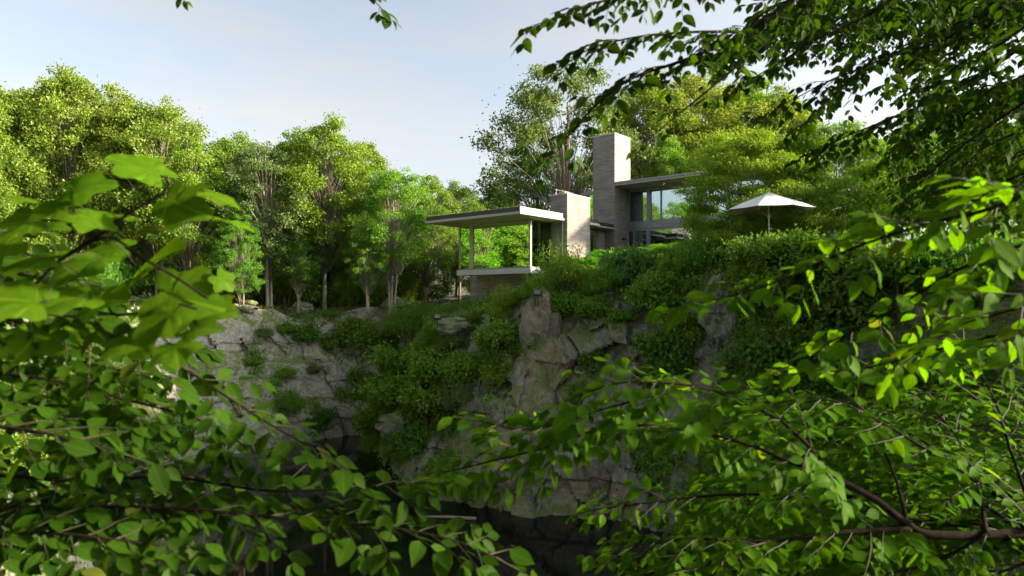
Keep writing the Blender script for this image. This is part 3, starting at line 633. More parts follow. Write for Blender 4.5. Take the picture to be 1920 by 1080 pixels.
# behind the house
SP = make_tree(201, 19, .28, 8.2, 66, 21000, size=.27, trunk_r=.36, clump=.165, gaps=1.0, split=1, flat=.55, profile=lambda t: (.95 if t < .55 else 1.0-.75*(t-.55)/.45))
plant('spreading_tree', (('trunk',SP[0]),('crown',SP[1])), ((1062-CX)/FPX*62, 62, gz1(5,62)-.1), 1.02, .6, 'grey', 'large open spreading tree with dark limbs behind the low brick pier', 'tree', None)
for px, yt, d, v, mt, w, lab in [(1215,140,66,0,'yellow',1.1,'sunlit tree right behind the tall brick pier'),(1305,135,70,2,'yellow',1.25,'bright yellow green tree above the middle of the upper roof'),
      (1400,150,72,0,'lime',1.2,'tree above the right end of the upper roof'),(1470,160,68,1,'yellow',1.1,'tree at the right end of the row behind the house, thin against the sky'),(1150,205,74,3,'green',1.1,'tree far behind between the spreading tree and the tall pier'),
      (1010,235,76,3,'green',1.2,'tree low behind the branches of the spreading tree'),(1260,255,60,3,'lime',1.0,'low bright tree just over the upper roof'),(1350,250,60,4,'lime',1.0,'low tree with thin foliage over the upper roof')]:
    tree_at(px, yt, d, v, mt, lab, 'trees behind the house', w)
# fine leaved small tree in front of the upper wing
def make_locust(seed):
    rg = np.random.default_rng(seed); tr = MB(); cents, rads = [], []; H = 6.6
    for s in range(6):
        a = s*1.05; tr.tube([Vector((.25*math.cos(a),.25*math.sin(a),-.3)), Vector((.6*math.cos(a),.6*math.sin(a),1.6)), Vector((1.3*math.cos(a),1.3*math.sin(a),3.4)), Vector((2.2*math.cos(a),2.2*math.sin(a),4.8))], [.06,.05,.035,.012], 6)
    for k in range(120):
        t = (k+.5)/120; h = 1.3+(H-1.3)*t; r = 3.7*math.sqrt(rg.uniform(.1,1))*(math.sin(math.pi*min(1,.28+.62*t)))**.7; a = k*2.4+rg.normal()*.3
        cents.append(np.array((r*math.cos(a), r*math.sin(a), h-.18*r))); rads.append(rg.uniform(.55,1.05))
        if k % 3 == 0: tr.tube([Vector((.4*cents[-1][0],.4*cents[-1][1],h*.72)), Vector(cents[-1])], [.03,.008], 5)
    per = (62000*np.array(rads)**2/np.sum(np.array(rads)**2)).astype(int)
    P_, D_, N_, L_, W_ = crown_leaves(rg, cents, rads, per, .145, .28, 1.1, .40, .25)
    return (('trunk', tr.mesh('trunk', M['bark_pale'], True)), ('crown', leaf_quads('crown', P_, D_, N_, L_, W_, M['lime'], rg)))
LO = make_locust(301)
x, y = (1400-CX)/FPX*33.5, 33.5; plant('locust_tree', LO, (x,y,gz1(x,y)-.1), .92, .4, 'lime', 'small feathery tree in layers in front of the upper window wall', 'tree')
x, y = (1475-CX)/FPX*45.5, 45.5; plant('locust_tree', LO, (x,y,gz1(x,y)-.1), 1.0, 2.4, 'lime', 'second feathery tree rising behind the parasol', 'tree')
x, y = (1560-CX)/FPX*33.5, 33.5; plant('locust_tree', LO, (x,y,gz1(x,y)-.1), .95, 4.4, 'green', 'feathery tree right of the parasol, shaded', 'tree')
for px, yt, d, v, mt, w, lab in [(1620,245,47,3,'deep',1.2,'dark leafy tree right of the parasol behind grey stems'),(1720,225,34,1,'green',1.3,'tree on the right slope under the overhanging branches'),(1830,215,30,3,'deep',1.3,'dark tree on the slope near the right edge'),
      (1950,120,25,0,'deep',1.2,'dark tree added at the right edge of the picture to shade the left bank'),(2080,60,20,5,'deep',1.2,'dark unseen tree added beyond the right edge above the pool to shade the left bank'),(1760,170,52,0,'green',1.1,'tall tree far up the right slope'),(1890,240,45,5,'green',1.2,'tree filling the gap far back at the right edge'),(2060,180,34,5,'deep',1.1,'dark tree just beyond the right edge'),(1850,330,38,5,'deep',1.3,'bushy tree at the back of the right slope, low'),(1945,300,33,5,'deep',1.3,'bushy tree low at the right picture edge'),(1640,300,56,5,'green',1.0,'low tree far back right of the parasol')]:  # the two dark trees by the pool edge are added to shade the left bank
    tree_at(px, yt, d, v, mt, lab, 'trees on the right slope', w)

# shrubs
def make_shrub(seed, kind):
    rg = np.random.default_rng(seed); st = MB(); cents, rads = [], []
    n_ = 22 if kind != 'hang' else 26
    for k in range(n_):
        a = k*2.4; r = .85*math.sqrt((k+.5)/n_); h = (.35+.95*rg.random()*(1-.5*r)) if kind != 'hang' else rg.uniform(-.7,.6)
        c = np.array((r*math.cos(a), r*math.sin(a), h)); cents.append(c); rads.append(rg.uniform(.22,.42))
        if k % 2 == 0: st.tube([Vector((.1*math.cos(a),.1*math.sin(a),-.35)), Vector((c[0]*.5,c[1]*.5,h*.55)), Vector(c)], [.022,.015,.005], 4)
    size, asp, tot = {'broad':(.135,.62,4200), 'fine':(.10,.34,5600), 'hang':(.14,.65,4600)}[kind]
    per = (tot*np.array(rads)**2/np.sum(np.array(rads)**2)).astype(int)
    P_, D_, N_, L_, W_ = crown_leaves(rg, cents, rads, per, size, .8, .6, asp, .2)
    if kind == 'fine':   # upright wands
        k = 900; a = rg.random(k)*6.28; rr = np.sqrt(rg.random(k))*.8; w = rg.integers(0,26,k); aw = w*2.4; rw = .75*np.sqrt((w+.5)/26); t = rg.random(k)
        P2 = np.stack([rw*np.cos(aw)*(.8+.35*t), rw*np.sin(aw)*(.8+.35*t), .7+.95*t*(1.1-.6*rw)],1)+.03*rg.normal(size=(k,3))
        P_ = np.concatenate([P_,P2]); D_ = np.concatenate([D_, rdir(rg,k)+np.array((0,0,.7))]); N_ = np.concatenate([N_, rdir(rg,k)]); L2 = .09*(.7+.6*rg.random(k)); L_ = np.concatenate([L_,L2]); W_ = np.concatenate([W_,L2*.35])
    return (('stems', st.mesh('stems', M['bark'], True)), ('foliage', leaf_quads('foliage', P_, D_, N_, L_, W_, M['green'], rg)))
def make_juniper(seed):
    rg = np.random.default_rng(seed); st = MB(); P_, D_, N_, L_ = [], [], [], []
    for k in range(150):
        a = k*2.4+rg.normal()*.3; reach = rg.uniform(.5,1.15); hh = rg.uniform(.25,.8)*(1.15-.4*reach)
        t = np.linspace(.25,1,34); x = reach*t; z = hh*np.sin(t*1.9)*1.0
        c = np.stack([x*math.cos(a), x*math.sin(a), z],1)
        tg = np.gradient(c, axis=0); tg = nrm(tg)
        for rep in range(2):
            P_.append(c+.035*rg.normal(size=c.shape)); D_.append(nrm(tg+.45*rg.normal(size=c.shape)+np.array((0,0,.25)))); N_.append(nrm(rg.normal(size=c.shape)+np.array((0,0,.6)))); L_.append(.17*(1.2-.6*t))
        if k % 6 == 0: st.tube([Vector((0,0,-.2)), Vector(c[12]), Vector(c[-1])], [.02,.012,.004], 4)
    P_, D_, N_, L_ = map(np.concatenate, (P_,D_,N_,L_))
    return (('stems', st.mesh('stems', M['bark'], True)), ('foliage', leaf_quads('foliage', P_, D_, N_, L_, L_*.2, M['juniper'], rg, .03)))
SV = {'broad':[make_shrub(401,'broad'), make_shrub(402,'broad')], 'fine':[make_shrub(411,'fine'), make_shrub(412,'fine')], 'hang':[make_shrub(421,'hang'), make_shrub(422,'hang')], 'jun':[make_juniper(431), make_juniper(432)]}
def shrub(px, py, w, kind, mat, label, group=None, d=None, tall=1.0, name='shrub', cat='shrub'):
    """px, py: middle of the shrub in the photograph; w: its width in photograph pixels"""
    if d is None: s = surf(px, py+.25*w)
    else: s = at(px, py+.25*w, d)
    r = w/2*s.y/FPX*1.05
    if d is not None: s.z = gz1(s.x, s.y)
    k = rnd.randrange(2); o = plant(name, SV[kind][k], s+Vector((0,.15*r,-.1*r)), r, rnd.uniform(0,6.28), mat, label, cat, group, r*tall); return o
SH = [ # slope under the house and along the rim
 (1055,525,105,'fine','lime','pale feathery shrub against the low brick pier right of the glass corner',1.3),
 (1000,545,64,'fine','lime','yellow green bush under the right end of the floor slab',1.1),
 (965,562,40,'fine','green','small shrub under the slab left of the floodlight rock',1.2),
 (938,592,62,'fine','lime','upright bright shrub in front of the brick base wall',1.5),
 (880,592,70,'jun','deep','dark low conifer at the left foot of the brick base wall',1.0),
 (850,598,64,'jun','deep','dark conifer on the slope left of the brick base wall',1.0),
 (925,630,80,'broad','green','bush on the cliff shoulder below the upright bright shrub',1.0),
 (1050,570,66,'broad','green','bush beside the pointed rock on its right, over the cliff edge',1.0),
 (1110,572,70,'broad','green','bush spilling over the cliff edge below the juniper bed, left one',.9),
 (1165,580,60,'hang','green','hanging bush above the dark wet rock face',1.0),
 (1180,510,100,'broad','blue','blue green shrub at the middle of the slope below the tall pier',1.1),
 (1130,535,80,'fine','green','thin shrub with seed heads below the left juniper',1.0),
 (1240,560,120,'broad','green','large bush on the slope between dark rock and ivy curtain',1.0),
 (1270,520,90,'fine','lime','light shrub just below the middle of the juniper bed',1.2),
 (1330,500,80,'broad','lime','lime sapling near the right end of the juniper bed',1.4),
 (1250,630,110,'hang','deep','dense leaf curtain hanging down the cliff left of the grey rock knob',1.2),
 (1290,590,90,'hang','green','creeper covered bush above the leaf curtain',1.0),
 (1230,690,80,'hang','deep','lower end of the leaf curtain half way down the cliff',1.1),
 (1420,480,110,'broad','green','bush in front of the parasol pole',1.0),
 (1380,470,80,'fine','green','tall thin leafed shrub left of the parasol pole',1.5),
 (1490,470,120,'broad','green','rounded bush right of the parasol pole',1.0),
 (1440,540,130,'broad','deep','dark bush below the parasol on the rim',1.0),
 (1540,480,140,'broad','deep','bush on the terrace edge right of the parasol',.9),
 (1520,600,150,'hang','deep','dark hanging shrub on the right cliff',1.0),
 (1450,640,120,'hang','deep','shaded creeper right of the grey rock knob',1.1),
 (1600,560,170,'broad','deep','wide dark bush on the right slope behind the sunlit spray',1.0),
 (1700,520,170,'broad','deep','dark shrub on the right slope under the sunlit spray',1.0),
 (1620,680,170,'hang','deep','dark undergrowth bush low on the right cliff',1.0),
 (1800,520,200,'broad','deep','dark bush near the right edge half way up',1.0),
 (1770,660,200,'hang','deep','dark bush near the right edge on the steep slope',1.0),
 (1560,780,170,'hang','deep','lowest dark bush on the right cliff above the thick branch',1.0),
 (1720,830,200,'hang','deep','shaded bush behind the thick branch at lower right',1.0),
 (1110,660,60,'hang','deep','small fern like tuft in the middle of the tan rock face',1.2),
 (1085,720,50,'hang','green','small tuft under the tan rock bulge',1.0),
 # gully between the two walls
 (665,625,70,'broad','green','bush at the top right end of the far wall',1.2),
 (700,650,80,'broad','deep','dark bush in the head of the gully',1.2),
 (690,700,70,'hang','deep','dark bush hanging beside the far wall in the gully',1.3),
 (760,610,100,'fine','green','light brush at the top of the gully below the woods',1.0),
 (820,625,80,'fine','green','light brush left of the rounded pale rock',1.0),
 (750,680,110,'broad','green','round bush in the upper gully',1.0),
 (810,690,110,'broad','green','bush in the middle of the gully slope',1.0),
 (850,640,80,'fine','grey','thin grassy brush on tan soil below the rounded rock',.9),
 (870,690,90,'broad','lime','bright leafy bush beside the left edge of the tan cliff',1.0),
 (740,750,120,'broad','green','wide bush low in the gully above the pool',1.0),
 (810,760,120,'broad','deep','dark green bush low in the gully beside the rock face',1.0),
 (700,800,90,'broad','green','bush at the foot of the gully just over the water',1.1),
 (780,820,80,'broad','deep','bush growing on top of the low rocks by the pool',.9),
 (690,850,60,'fine','green','lowest bush at the water edge left of the low rocks',1.2),
 (860,760,80,'fine','grey','dry grassy brush under the lime streaked rock',1.1),
 (930,700,70,'broad','green','tuft on the ledge of the tan cliff beside the lime streaks',1.0),
 # far wall
 (538,612,36,'broad','green','smallest round bush near the top of the far wall',1.0),
 (580,628,48,'broad','deep','dark bush near the top centre of the far wall',1.1),
 (622,638,48,'broad','green','bush on the far wall beside the dark one, to its right',1.0),
 (476,668,40,'hang','green','bush on the left ledge of the far wall',1.2),
 (500,620,40,'fine','grey','low tuft on the top ledge of the far wall',.7),
 (540,705,34,'broad','green','small tuft half way down the far wall',1.0),
 (600,790,56,'broad','deep','dark bush at the foot of the far wall',1.1),
 (545,760,60,'fine','green','feathery bush above the shore of the far wall',1.1),
 (590,690,30,'fine','grey','tiny grey tuft in the middle of the far wall',1.0),
 (330,810,70,'broad','green','bush on the left bank ledge behind the near leaves',1.0),
 (120,830,90,'broad','green','bush low on the left wall behind the near leaves',1.0),
 (60,1020,130,'broad','blue','blue green bush in the bottom left corner on the bank',1.0),
 (180,780,90,'fine','yellow','sunlit brush on the left bank',1.0),
 (30,770,120,'broad','yellow','sunlit bush at the left picture edge behind the near leaves',1.0), (100,745,100,'fine','yellow','sunlit thin brush high on the left bank',1.1), (20,860,130,'broad','green','bush low at the left picture edge',1.0), (240,735,90,'broad','yellow','yellow green bush on the left bank near the sunlit ledge',1.0), (190,870,90,'fine','green','brush at the foot of the left wall',1.0),
]
for s in SH: shrub(*s[:6], tall=s[6])
for k, (px, py, w) in enumerate([(1095,492,110),(1150,486,110),(1205,478,110),(1262,474,110),(1318,470,110),(1130,505,90),(1290,495,90),(1235,500,90),(1370,462,90)]):
    shrub(px, py, w, 'jun', 'juniper', ['first','second','third','fourth','fifth'][k]+' juniper from the low brick pier in the upper row of the bed' if k < 5 else ['leftmost low juniper below the upper row, near the pale feathery shrub','low juniper right of the light shrub on the slope','middle low juniper below the upper row','rightmost juniper of the bed, towards the parasol'][k-5], 'junipers below the house', d=[40,41,41.5,41,39.5,38,36.5,37.5,36][k], tall=.62, name='juniper')
for k in range(34):     # brush between the trunks of the far wood
    px = 380+17*k+rnd.uniform(-9,9) if k < 24 else rnd.uniform(-150,380); d = rnd.uniform(52,60) if k < 24 else rnd.uniform(44,52); x = (px-CX)/FPX*d; z = gz1(x,d); r = rnd.uniform(1.2,2.4)
    plant('understorey_bush', SV[rnd.choice(['broad','fine'])][k%2], (x,d,z), r, rnd.uniform(0,6), rnd.choice(['green','lime','yellow']), 'understorey bush between the trunks of the far wood', 'shrub', 'understorey of the far wood', r*1.5)
# climbing plants on the far wall
NG = G.reshape(-1,3)
def vine(pxs, w, n_, mat, label, seed, size=.15):
    rg = np.random.default_rng(seed); P_ = []
    for _ in range(n_):
        t = rg.random()*(len(pxs)-1); i = int(t); f = t-i; a, b = pxs[i], pxs[min(i+1,len(pxs)-1)]
        s = surf(a[0]*(1-f)+b[0]*f+rg.normal()*w*.5, a[1]*(1-f)+b[1]*f+rg.normal()*w*.35, 5); P_.append(s)
    P_ = np.array(P_); o = P_[P_[:,2].argmin()].copy(); k = len(P_)
    P_ = P_ + np.array((.15,-.22,.02)) + .10*rg.normal(size=(k,3)) - o
    N_ = nrm(np.array((.3,-.8,.6))+.4*rg.normal(size=(k,3))); D_ = rg.normal(size=(k,3))*.5+np.array((0,0,-.8)); L_ = size*(.7+.6*rg.random(k))
    root = empty('climbing_vine', o, 0, label, 'vine', 'vines on the quarry walls')
    me = leaf_quads('foliage', P_, D_, N_, L_, L_*.75, M[mat], rg); link(bpy.data.objects.new('foliage', me), root)
    st = MB(); pts = [surf(*q) + Vector((.03,-.08,0)) - Vector(o) for q in pxs]; st.tube(pts, .02, 5); st.build('stem', M['twig'], root)
vine([(522,690),(520,730),(530,780)], 18, 420, 'lime', 'bright vine running down the middle of the far wall', 1)
vine([(585,740),(600,770),(612,790)], 10, 160, 'lime', 'short bright vine low on the far wall above the dark bush', 2)
vine([(630,718),(650,740),(670,765)], 6, 110, 'lime', 'thin diagonal vine on the right part of the far wall', 3)
vine([(918,680),(912,720),(905,750)], 8, 160, 'lime', 'narrow bright vine between the white streaks on the near cliff', 4)
vine([(480,640),(478,670),(482,700)], 16, 240, 'green', 'green vine under the left ledge of the far wall', 5)
# grass along the far rim and tufts on the planted roof
def blades(name, P_, h, mat, seed):
    rg = np.random.default_rng(seed); k = len(P_); D_ = nrm(np.array((0,0,1.))+.35*rg.normal(size=(k,3))); N_ = nrm(rg.normal(size=(k,3))*np.array((1,1,.2))); L_ = h*(.5+rg.random(k))
    return leaf_quads(name, P_, D_, N_, L_, L_*.14, M[mat], rg, 0)
rg = np.random.default_rng(61); c_ = rg.integers(0, NCOL, 26000); kk = rg.random(26000)**1.5*7
sel = (cols[c_,1] > 24) & (cols[c_,0] < 14); c_ = c_[sel]; kk = kk[sel]
xy = G[c_,-1,:2]+out[c_]*kk[:,None]+.12*rg.normal(size=(len(c_),2)); keep = fbm(np.c_[xy, np.zeros(len(xy))], 1.6, 3, 3) > -.15; xy = xy[keep]; kk = kk[keep]; c_ = c_[keep]
w = np.minimum(1, kk/2); zz = G[c_,-1,2]*(1-w)+gz(xy[:,0],xy[:,1])*w
tag(link(bpy.data.objects.new('grass', blades('grass', np.c_[xy,zz-.03], .30, 'grass', 7))), 'rough yellow green grass along the quarry rim', 'grass', None, 'stuff')
k = 2600; xx = rg.uniform(-6.45,.85,k); yy = np.where(rg.random(k) < .6, -2.05+.5*rg.random(k)**2, rg.uniform(-2.05,5.5,k))
o = link(bpy.data.objects.new('roof_planting', blades('roof_planting', np.c_[xx,yy,np.full(k,5.23)], .10, 'grass', 8)), gr); o['kind'] = 'stuff'

# low undergrowth clinging to the slopes and ledges
rg = np.random.default_rng(88); ci = np.arange(NCOL)/NCOL
ctrl = np.repeat(np.arange(K), [38 if 4 <= i <= 21 else 14 for i in range(K)])     # control segment of each column
cc_ = rg.integers(0, NCOL, 26000); rr_ = rg.integers(8, NROW, 26000); seg_ = ctrl[cc_]; tt = rr_/NROW; pt = G[cc_, rr_]
nz_ = fbm(pt, 2.2, 4, 91)
lim = np.select([(seg_ <= 5), (seg_ >= 12) & (seg_ <= 15), (seg_ >= 20), (seg_ >= 16) & (seg_ <= 21)], [-.45, .12, -.25, .75], .62)
lim = np.where((tt > .95) & (seg_ >= 5) & (seg_ <= 15), .2, lim); lim = np.where((tt > .93) & (seg_ > 15), .15, lim)
kp = (nz_ > lim) & (pt[:,2] > WATER+.25); pt = pt[kp]; iw = inw[cc_[kp]]
px_ = rg.integers(0, NCOL, 3000); ex = G[px_,-1] + np.c_[out[px_]*(rg.random(3000)*5)[:,None], np.zeros(3000)]; ex[:,2] = gz(ex[:,0], ex[:,1]); e2 = (ctrl[px_] <= 15) & (ex[:,1] > 15)
pt = np.concatenate([pt, ex[e2]]); iw = np.concatenate([iw, inw[px_][e2]]); kq = pt[:,1] > 12; pt = pt[kq]; iw = iw[kq]
n_l = 22; k = len(pt)*n_l; rad = np.repeat(rg.uniform(.10,.30,len(pt)), n_l)[:,None]
P_ = np.repeat(pt + iw*.10, n_l, 0) + rg.normal(size=(k,3))*rad*np.array((1,1,.75)) + np.array((0,0,.08)); N_ = nrm(np.repeat(iw,n_l,0)*.5 + np.array((0,0,.8)) + .5*rg.normal(size=(k,3)))
L_ = .13*(.6+.8*rg.random(k)); me = leaf_quads('undergrowth', P_, rg.normal(size=(k,3))-np.array((0,0,.3)), N_, L_, L_*.6, M['green'], rg)
tag(link(bpy.data.objects.new('undergrowth', me)), 'low leafy undergrowth clinging to the quarry slopes and ledges', 'undergrowth', None, 'stuff')
print('UNDERGROWTH', k)
# ------------------------------------------------------------------ branches close to the lens
def ovate(seed, w=.29, curl=.12, fold=.18):
    rg = random.Random(seed); ts = [0,.10,.26,.44,.62,.80,.92,1]; ws = [0,.55,.92,1,.84,.50,.20,0]
    V, F = [], []
    for i, (t, a) in enumerate(zip(ts, ws)):
        z = -curl*t*t + .02*math.sin(5*t+seed); x = w*a; wob = rg.uniform(-.02,.02)
        V += [(0,t,z), (-x,t+.03*a+wob,z+fold*x+rg.uniform(-.02,.02)), (x,t+.03*a-wob,z+fold*x+rg.uniform(-.02,.02))]
    for i in range(len(ts)-1):
        a, b = 3*i, 3*i+3
        if i == 0: F += [(a,b,b+1),(a,b+2,b)]
        elif i == len(ts)-2: F += [(a,b,a+1),(a,a+2,b)]
        else: F += [(a,b,b+1,a+1),(a,a+2,b+2,b)]
    return V, F
def lobed(seed, lob=.20):
    rg = random.Random(seed); n_ = 48; V = [(0,.30,.0)]; F = []
    for ring, k in ((0,.55),(1,1.0)):
        for i in range(n_):
            a = 2*math.pi*i/n_ - math.pi/2; ph = a-math.pi/2      # ph = 0 at the tip
            r = .50*(1 + lob*max(0,math.cos(ph))**6 + .16*math.cos(5*ph)*1.0 - .28*math.exp(-((abs((ph+math.pi)%(2*math.pi)-math.pi)-math.pi)/.22)**2)) + (.013*math.sin(i*2.1) if ring else 0)
            x, y = k*r*math.sin(ph)*1.12, .42 + k*r*math.cos(ph)*(1.0) - (.12*(1-k))
            V.append((x, y, .10*abs(x) - .22*(y-.35)**2 - .10*x*x*4*.5 + .025*math.sin(9*x+5*y+seed) + rg.uniform(-.012,.012)))
    for i in range(n_):
        j = (i+1) % n_; F += [(0, 1+i, 1+j), (1+i, 1+n_+i, 1+n_+j, 1+j)]
    return V, F
def leaf_meshes(name, gens, mat):
    out_ = []
    for V, F in gens: out_.append(mesh_np(name, np.array(V), [i for f in F for i in f], [len(f) for f in F], mat, smooth=True))
    return out_
OV = [ovate(1), ovate(2,.27,.20,.25), ovate(3,.31,.05,.10), ovate(4,.28,.30,.30), ovate(5,.25,.16,.05)]
LB = [lobed(1), lobed(2,.12), lobed(3,.26)]
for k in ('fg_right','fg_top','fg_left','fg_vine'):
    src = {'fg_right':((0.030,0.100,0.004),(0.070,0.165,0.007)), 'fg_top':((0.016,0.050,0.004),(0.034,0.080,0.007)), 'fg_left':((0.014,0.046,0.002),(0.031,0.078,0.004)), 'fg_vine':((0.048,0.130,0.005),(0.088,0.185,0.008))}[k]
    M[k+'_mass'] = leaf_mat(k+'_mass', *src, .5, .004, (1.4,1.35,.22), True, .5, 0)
def spl(pts, n_=6):
    pts = [Vector(p) for p in pts]; o = []
    for i in range(len(pts)-1):
        p0, p1, p2, p3 = pts[max(i-1,0)], pts[i], pts[i+1], pts[min(i+2,len(pts)-1)]
        for k in range(n_):
            t = k/n_; o.append(.5*((2*p1)+(p2-p0)*t+(2*p0-5*p1+4*p2-p3)*t*t+(3*p1-p0-3*p2+p3)*t**3))
    return o+[pts[-1]]
class Near:
    def __init__(s, name, label, cat, root, mat, tmpl, seed):
        s.root = empty(name, root, 0, label, cat); s.o = Vector(root); s.wood = MB(); s.twig = MB(); s.leaves = []; s.mat = mat; s.tmpl = tmpl; s.rg = random.Random(seed)
    def leaf(s, p, d, n, L): s.leaves.append((Vector(p), Vector(d).normalized(), Vector(n).normalized(), L))
    def trunk(s, pts, rad): s.wood.tube([Vector(p)-s.o for p in pts], rad, 10)
    def twigline(s, p, d, N, length, leaf, gap, droop, depth=0):
        rg = s.rg; k = max(3, int(length/gap)); pts = [p]; dirs = [d.normalized()]; d = d.normalized()
        for i in range(k):
            d = (d + Vector((rg.gauss(0,.09), rg.gauss(0,.09), rg.gauss(0,.07)-droop*.10))).normalized(); p = p + d*length/k; pts.append(p); dirs.append(d)
        s.twig.tube([q-s.o for q in pts], [max(.0007, .0022*(1-.75*i/k)) for i in range(k+1)], 4, False)
        for i in range(1, k+1):
            sd = N.cross(dirs[i]).normalized()*(1 if i % 2 else -1); sc = (.65+.5*math.sin(math.pi*min(1,(i+.5)/(k+1))))*rg.uniform(.5,1.22)
            ld = dirs[i]*.62 + sd*.80 + Vector((0,0,-.18-.35*rg.random()*droop)); nn = N + Vector((rg.gauss(0,.32),rg.gauss(0,.32),rg.gauss(0,.22)))
            s.leaf(pts[i]+ld.normalized()*.006, ld, nn, leaf*sc)
        s.leaf(pts[-1], dirs[-1]+Vector((0,0,-.25)), N+Vector((rg.gauss(0,.3),rg.gauss(0,.3),0)), leaf*.8)
    def branch(s, wps, r0=.006, r1=.0015, leaf=.08, every=.10, tl=.26, N=(0,-.45,.9), droop=.5, gap=.035, start=0.0, jit=.25, both=True):
        rg = s.rg; pts = spl([w if isinstance(w, Vector) else at(*w) for w in wps]); n_ = len(pts)
        s.wood.tube([q-s.o for q in pts], [r0+(r1-r0)*i/(n_-1) for i in range(n_)], 6); N0 = Vector(N).normalized()
        acc = 0; nxt = start; side = 1; tot = sum((pts[i+1]-pts[i]).length for i in range(n_-1))
        for i in range(n_-1):
            a, b = pts[i], pts[i+1]; L = (b-a).length; tg = (b-a).normalized()
            while nxt < acc+L:
                p = a.lerp(b, (nxt-acc)/max(L,1e-6)); fr = nxt/tot; NN = (N0+Vector((rg.gauss(0,jit),rg.gauss(0,jit),rg.gauss(0,jit*.6)))).normalized()
                sd = NN.cross(tg).normalized()*side; side = -side
                ln = tl*(1-.6*fr)*rg.uniform(.55,1.2)
                s.twigline(p, tg*.75+sd*.75, NN, ln, leaf, gap, droop); nxt += every*rg.uniform(.7,1.3)
            acc += L
        s.twigline(pts[-1], (pts[-1]-pts[-2]), N0, tl*.4, leaf, gap, droop)
    def finish(s, leafname='leaf', nobj=300):
        ms = leaf_meshes(leafname, s.tmpl, M[s.mat])
        def shown(l):
            p = l[0]
            if p.y < .2: return 0
            px = CX+p.x/p.y*FPX; py = HY-p.z/p.y*FPX
            return l[3]/p.y*(1 if -20 < px < 1940 and -20 < py < 1100 else .05)
        s.leaves.sort(key=shown, reverse=True)
        for i, (p, d, n, L) in enumerate(s.leaves[:nobj]):
            sd = d.cross(n).normalized(); n = sd.cross(d).normalized()
            o = link(bpy.data.objects.new(leafname, ms[i % len(ms)]), s.root)
            mtx = Matrix((sd, d, n)).transposed().to_4x4(); mtx = Matrix.Translation(p-s.o) @ mtx @ Matrix.Scale(L, 4); o.matrix_local = mtx
        rest = s.leaves[nobj:]
        if rest:
            Vs, Ls, Cs, Rs, off = [], [], [], [], 0
            T_ = [(np.array(V), [i for f in F for i in f], [len(f) for f in F]) for V, F in s.tmpl]
            for i, (p, d, n, L) in enumerate(rest):
                sd = d.cross(n).normalized(); n = sd.cross(d).normalized(); V, lo, co = T_[i % len(T_)]
                Vs.append((V*L) @ np.array((sd, d, n)) + np.array(p-s.o)); Ls.append(np.array(lo)+off); Cs.append(co); Rs.append(np.full(len(co), s.rg.random())); off += len(V)
            o = link(bpy.data.objects.new('foliage', mesh_np('foliage', np.concatenate(Vs), np.concatenate(Ls), np.concatenate(Cs), M[s.mat+'_mass'], np.concatenate(Rs), True)), s.root); o['kind'] = 'stuff'
        if s.wood.v: s.wood.build('branches', M['bark_dark'], s.root, True)['kind'] = 'stuff'
        if s.twig.v: s.twig.build('twigs', M['twig'], s.root, True)['kind'] = 'stuff'
        print(s.root.name, 'leaves', len(s.leaves))

# --- tree leaning over the picture from the upper right
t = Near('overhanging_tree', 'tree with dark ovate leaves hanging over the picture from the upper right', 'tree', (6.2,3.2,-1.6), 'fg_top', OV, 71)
t.trunk([(6.2,3.2,-2.0),(6.1,3.3,0),(5.9,3.4,2.0),(5.6,3.5,3.6),(5.0,3.6,5.5)], [.20,.17,.14,.11,.06])
hubA = Vector((5.7,3.45,3.0)); hubB = Vector((5.85,3.4,2.2)); hubC = Vector((6.0,3.35,1.5))
def tb(hub, wps, **k): t.branch([hub, (hub+at(*wps[0]))/2+Vector((0,0,.1))]+wps, **k)
def arms(hub, wps, r0): # bare arm from trunk to the first point, leafy from there on
    a = at(*wps[0]); t.wood.tube([q-t.o for q in spl([hub, hub.lerp(a,.5)+Vector((0,.1,.12)), a])], r0, 6); return wps
KT = dict(leaf=.056, every=.036, tl=.26, N=(-.1,-.45,.85), droop=.9, gap=.025)
t.branch(arms(hubA, [(1620,-90,2.9),(1500,-10,2.8),(1400,60,2.7),(1290,110,2.6),(1180,150,2.5),(1100,215,2.45),(1040,290,2.4)], .014), r0=.012, **KT)
t.branch(arms(hubA, [(1640,-60,3.1),(1520,10,3.0),(1400,110,2.9),(1290,200,2.8),(1215,262,2.75)], .012), r0=.009, **{**KT, 'every':.11, 'tl':.2, 'leaf':.054})
t.branch(arms(hubA, [(1420,-110,2.6),(1250,-30,2.5),(1120,5,2.4),(1010,45,2.35)], .01), r0=.008, **KT)
t.branch([(1400,60,2.7),(1300,60,2.6),(1190,70,2.55),(1100,95,2.5),(1050,130,2.5)], r0=.006, **KT)
t.branch(arms(hubA, [(1760,-70,3.2),(1640,20,3.1),(1540,70,3.0),(1440,130,3.0),(1370,170,3.0)], .012), r0=.009, **KT)
t.branch(arms(hubA, [(1920,-20,3.4),(1780,70,3.4),(1660,110,3.3),(1560,150,3.3),(1480,190,3.3)], .015), r0=.010, **{**KT,'tl':.34})
t.branch(arms(hubB, [(1960,60,3.6),(1820,150,3.6),(1700,210,3.6),(1600,250,3.6),(1520,290,3.6)], .015), r0=.010, **{**KT,'tl':.36})
t.branch(arms(hubB, [(1970,160,3.4),(1850,240,3.5),(1760,310,3.6),(1700,370,3.7)], .012), r0=.009, **{**KT,'tl':.34})
t.branch(arms(hubB, [(1990,-60,4.4),(1850,10,4.5),(1730,20,4.6),(1600,30,4.7),(1500,60,4.8)], .014), r0=.010, **{**KT,'tl':.5,'leaf':.062,'every':.045})
t.branch(arms(hubC, [(1990,120,4.6),(1880,160,4.8),(1760,150,5.0),(1660,160,5.2)], .014), r0=.010, **{**KT,'tl':.5,'leaf':.062,'every':.045})
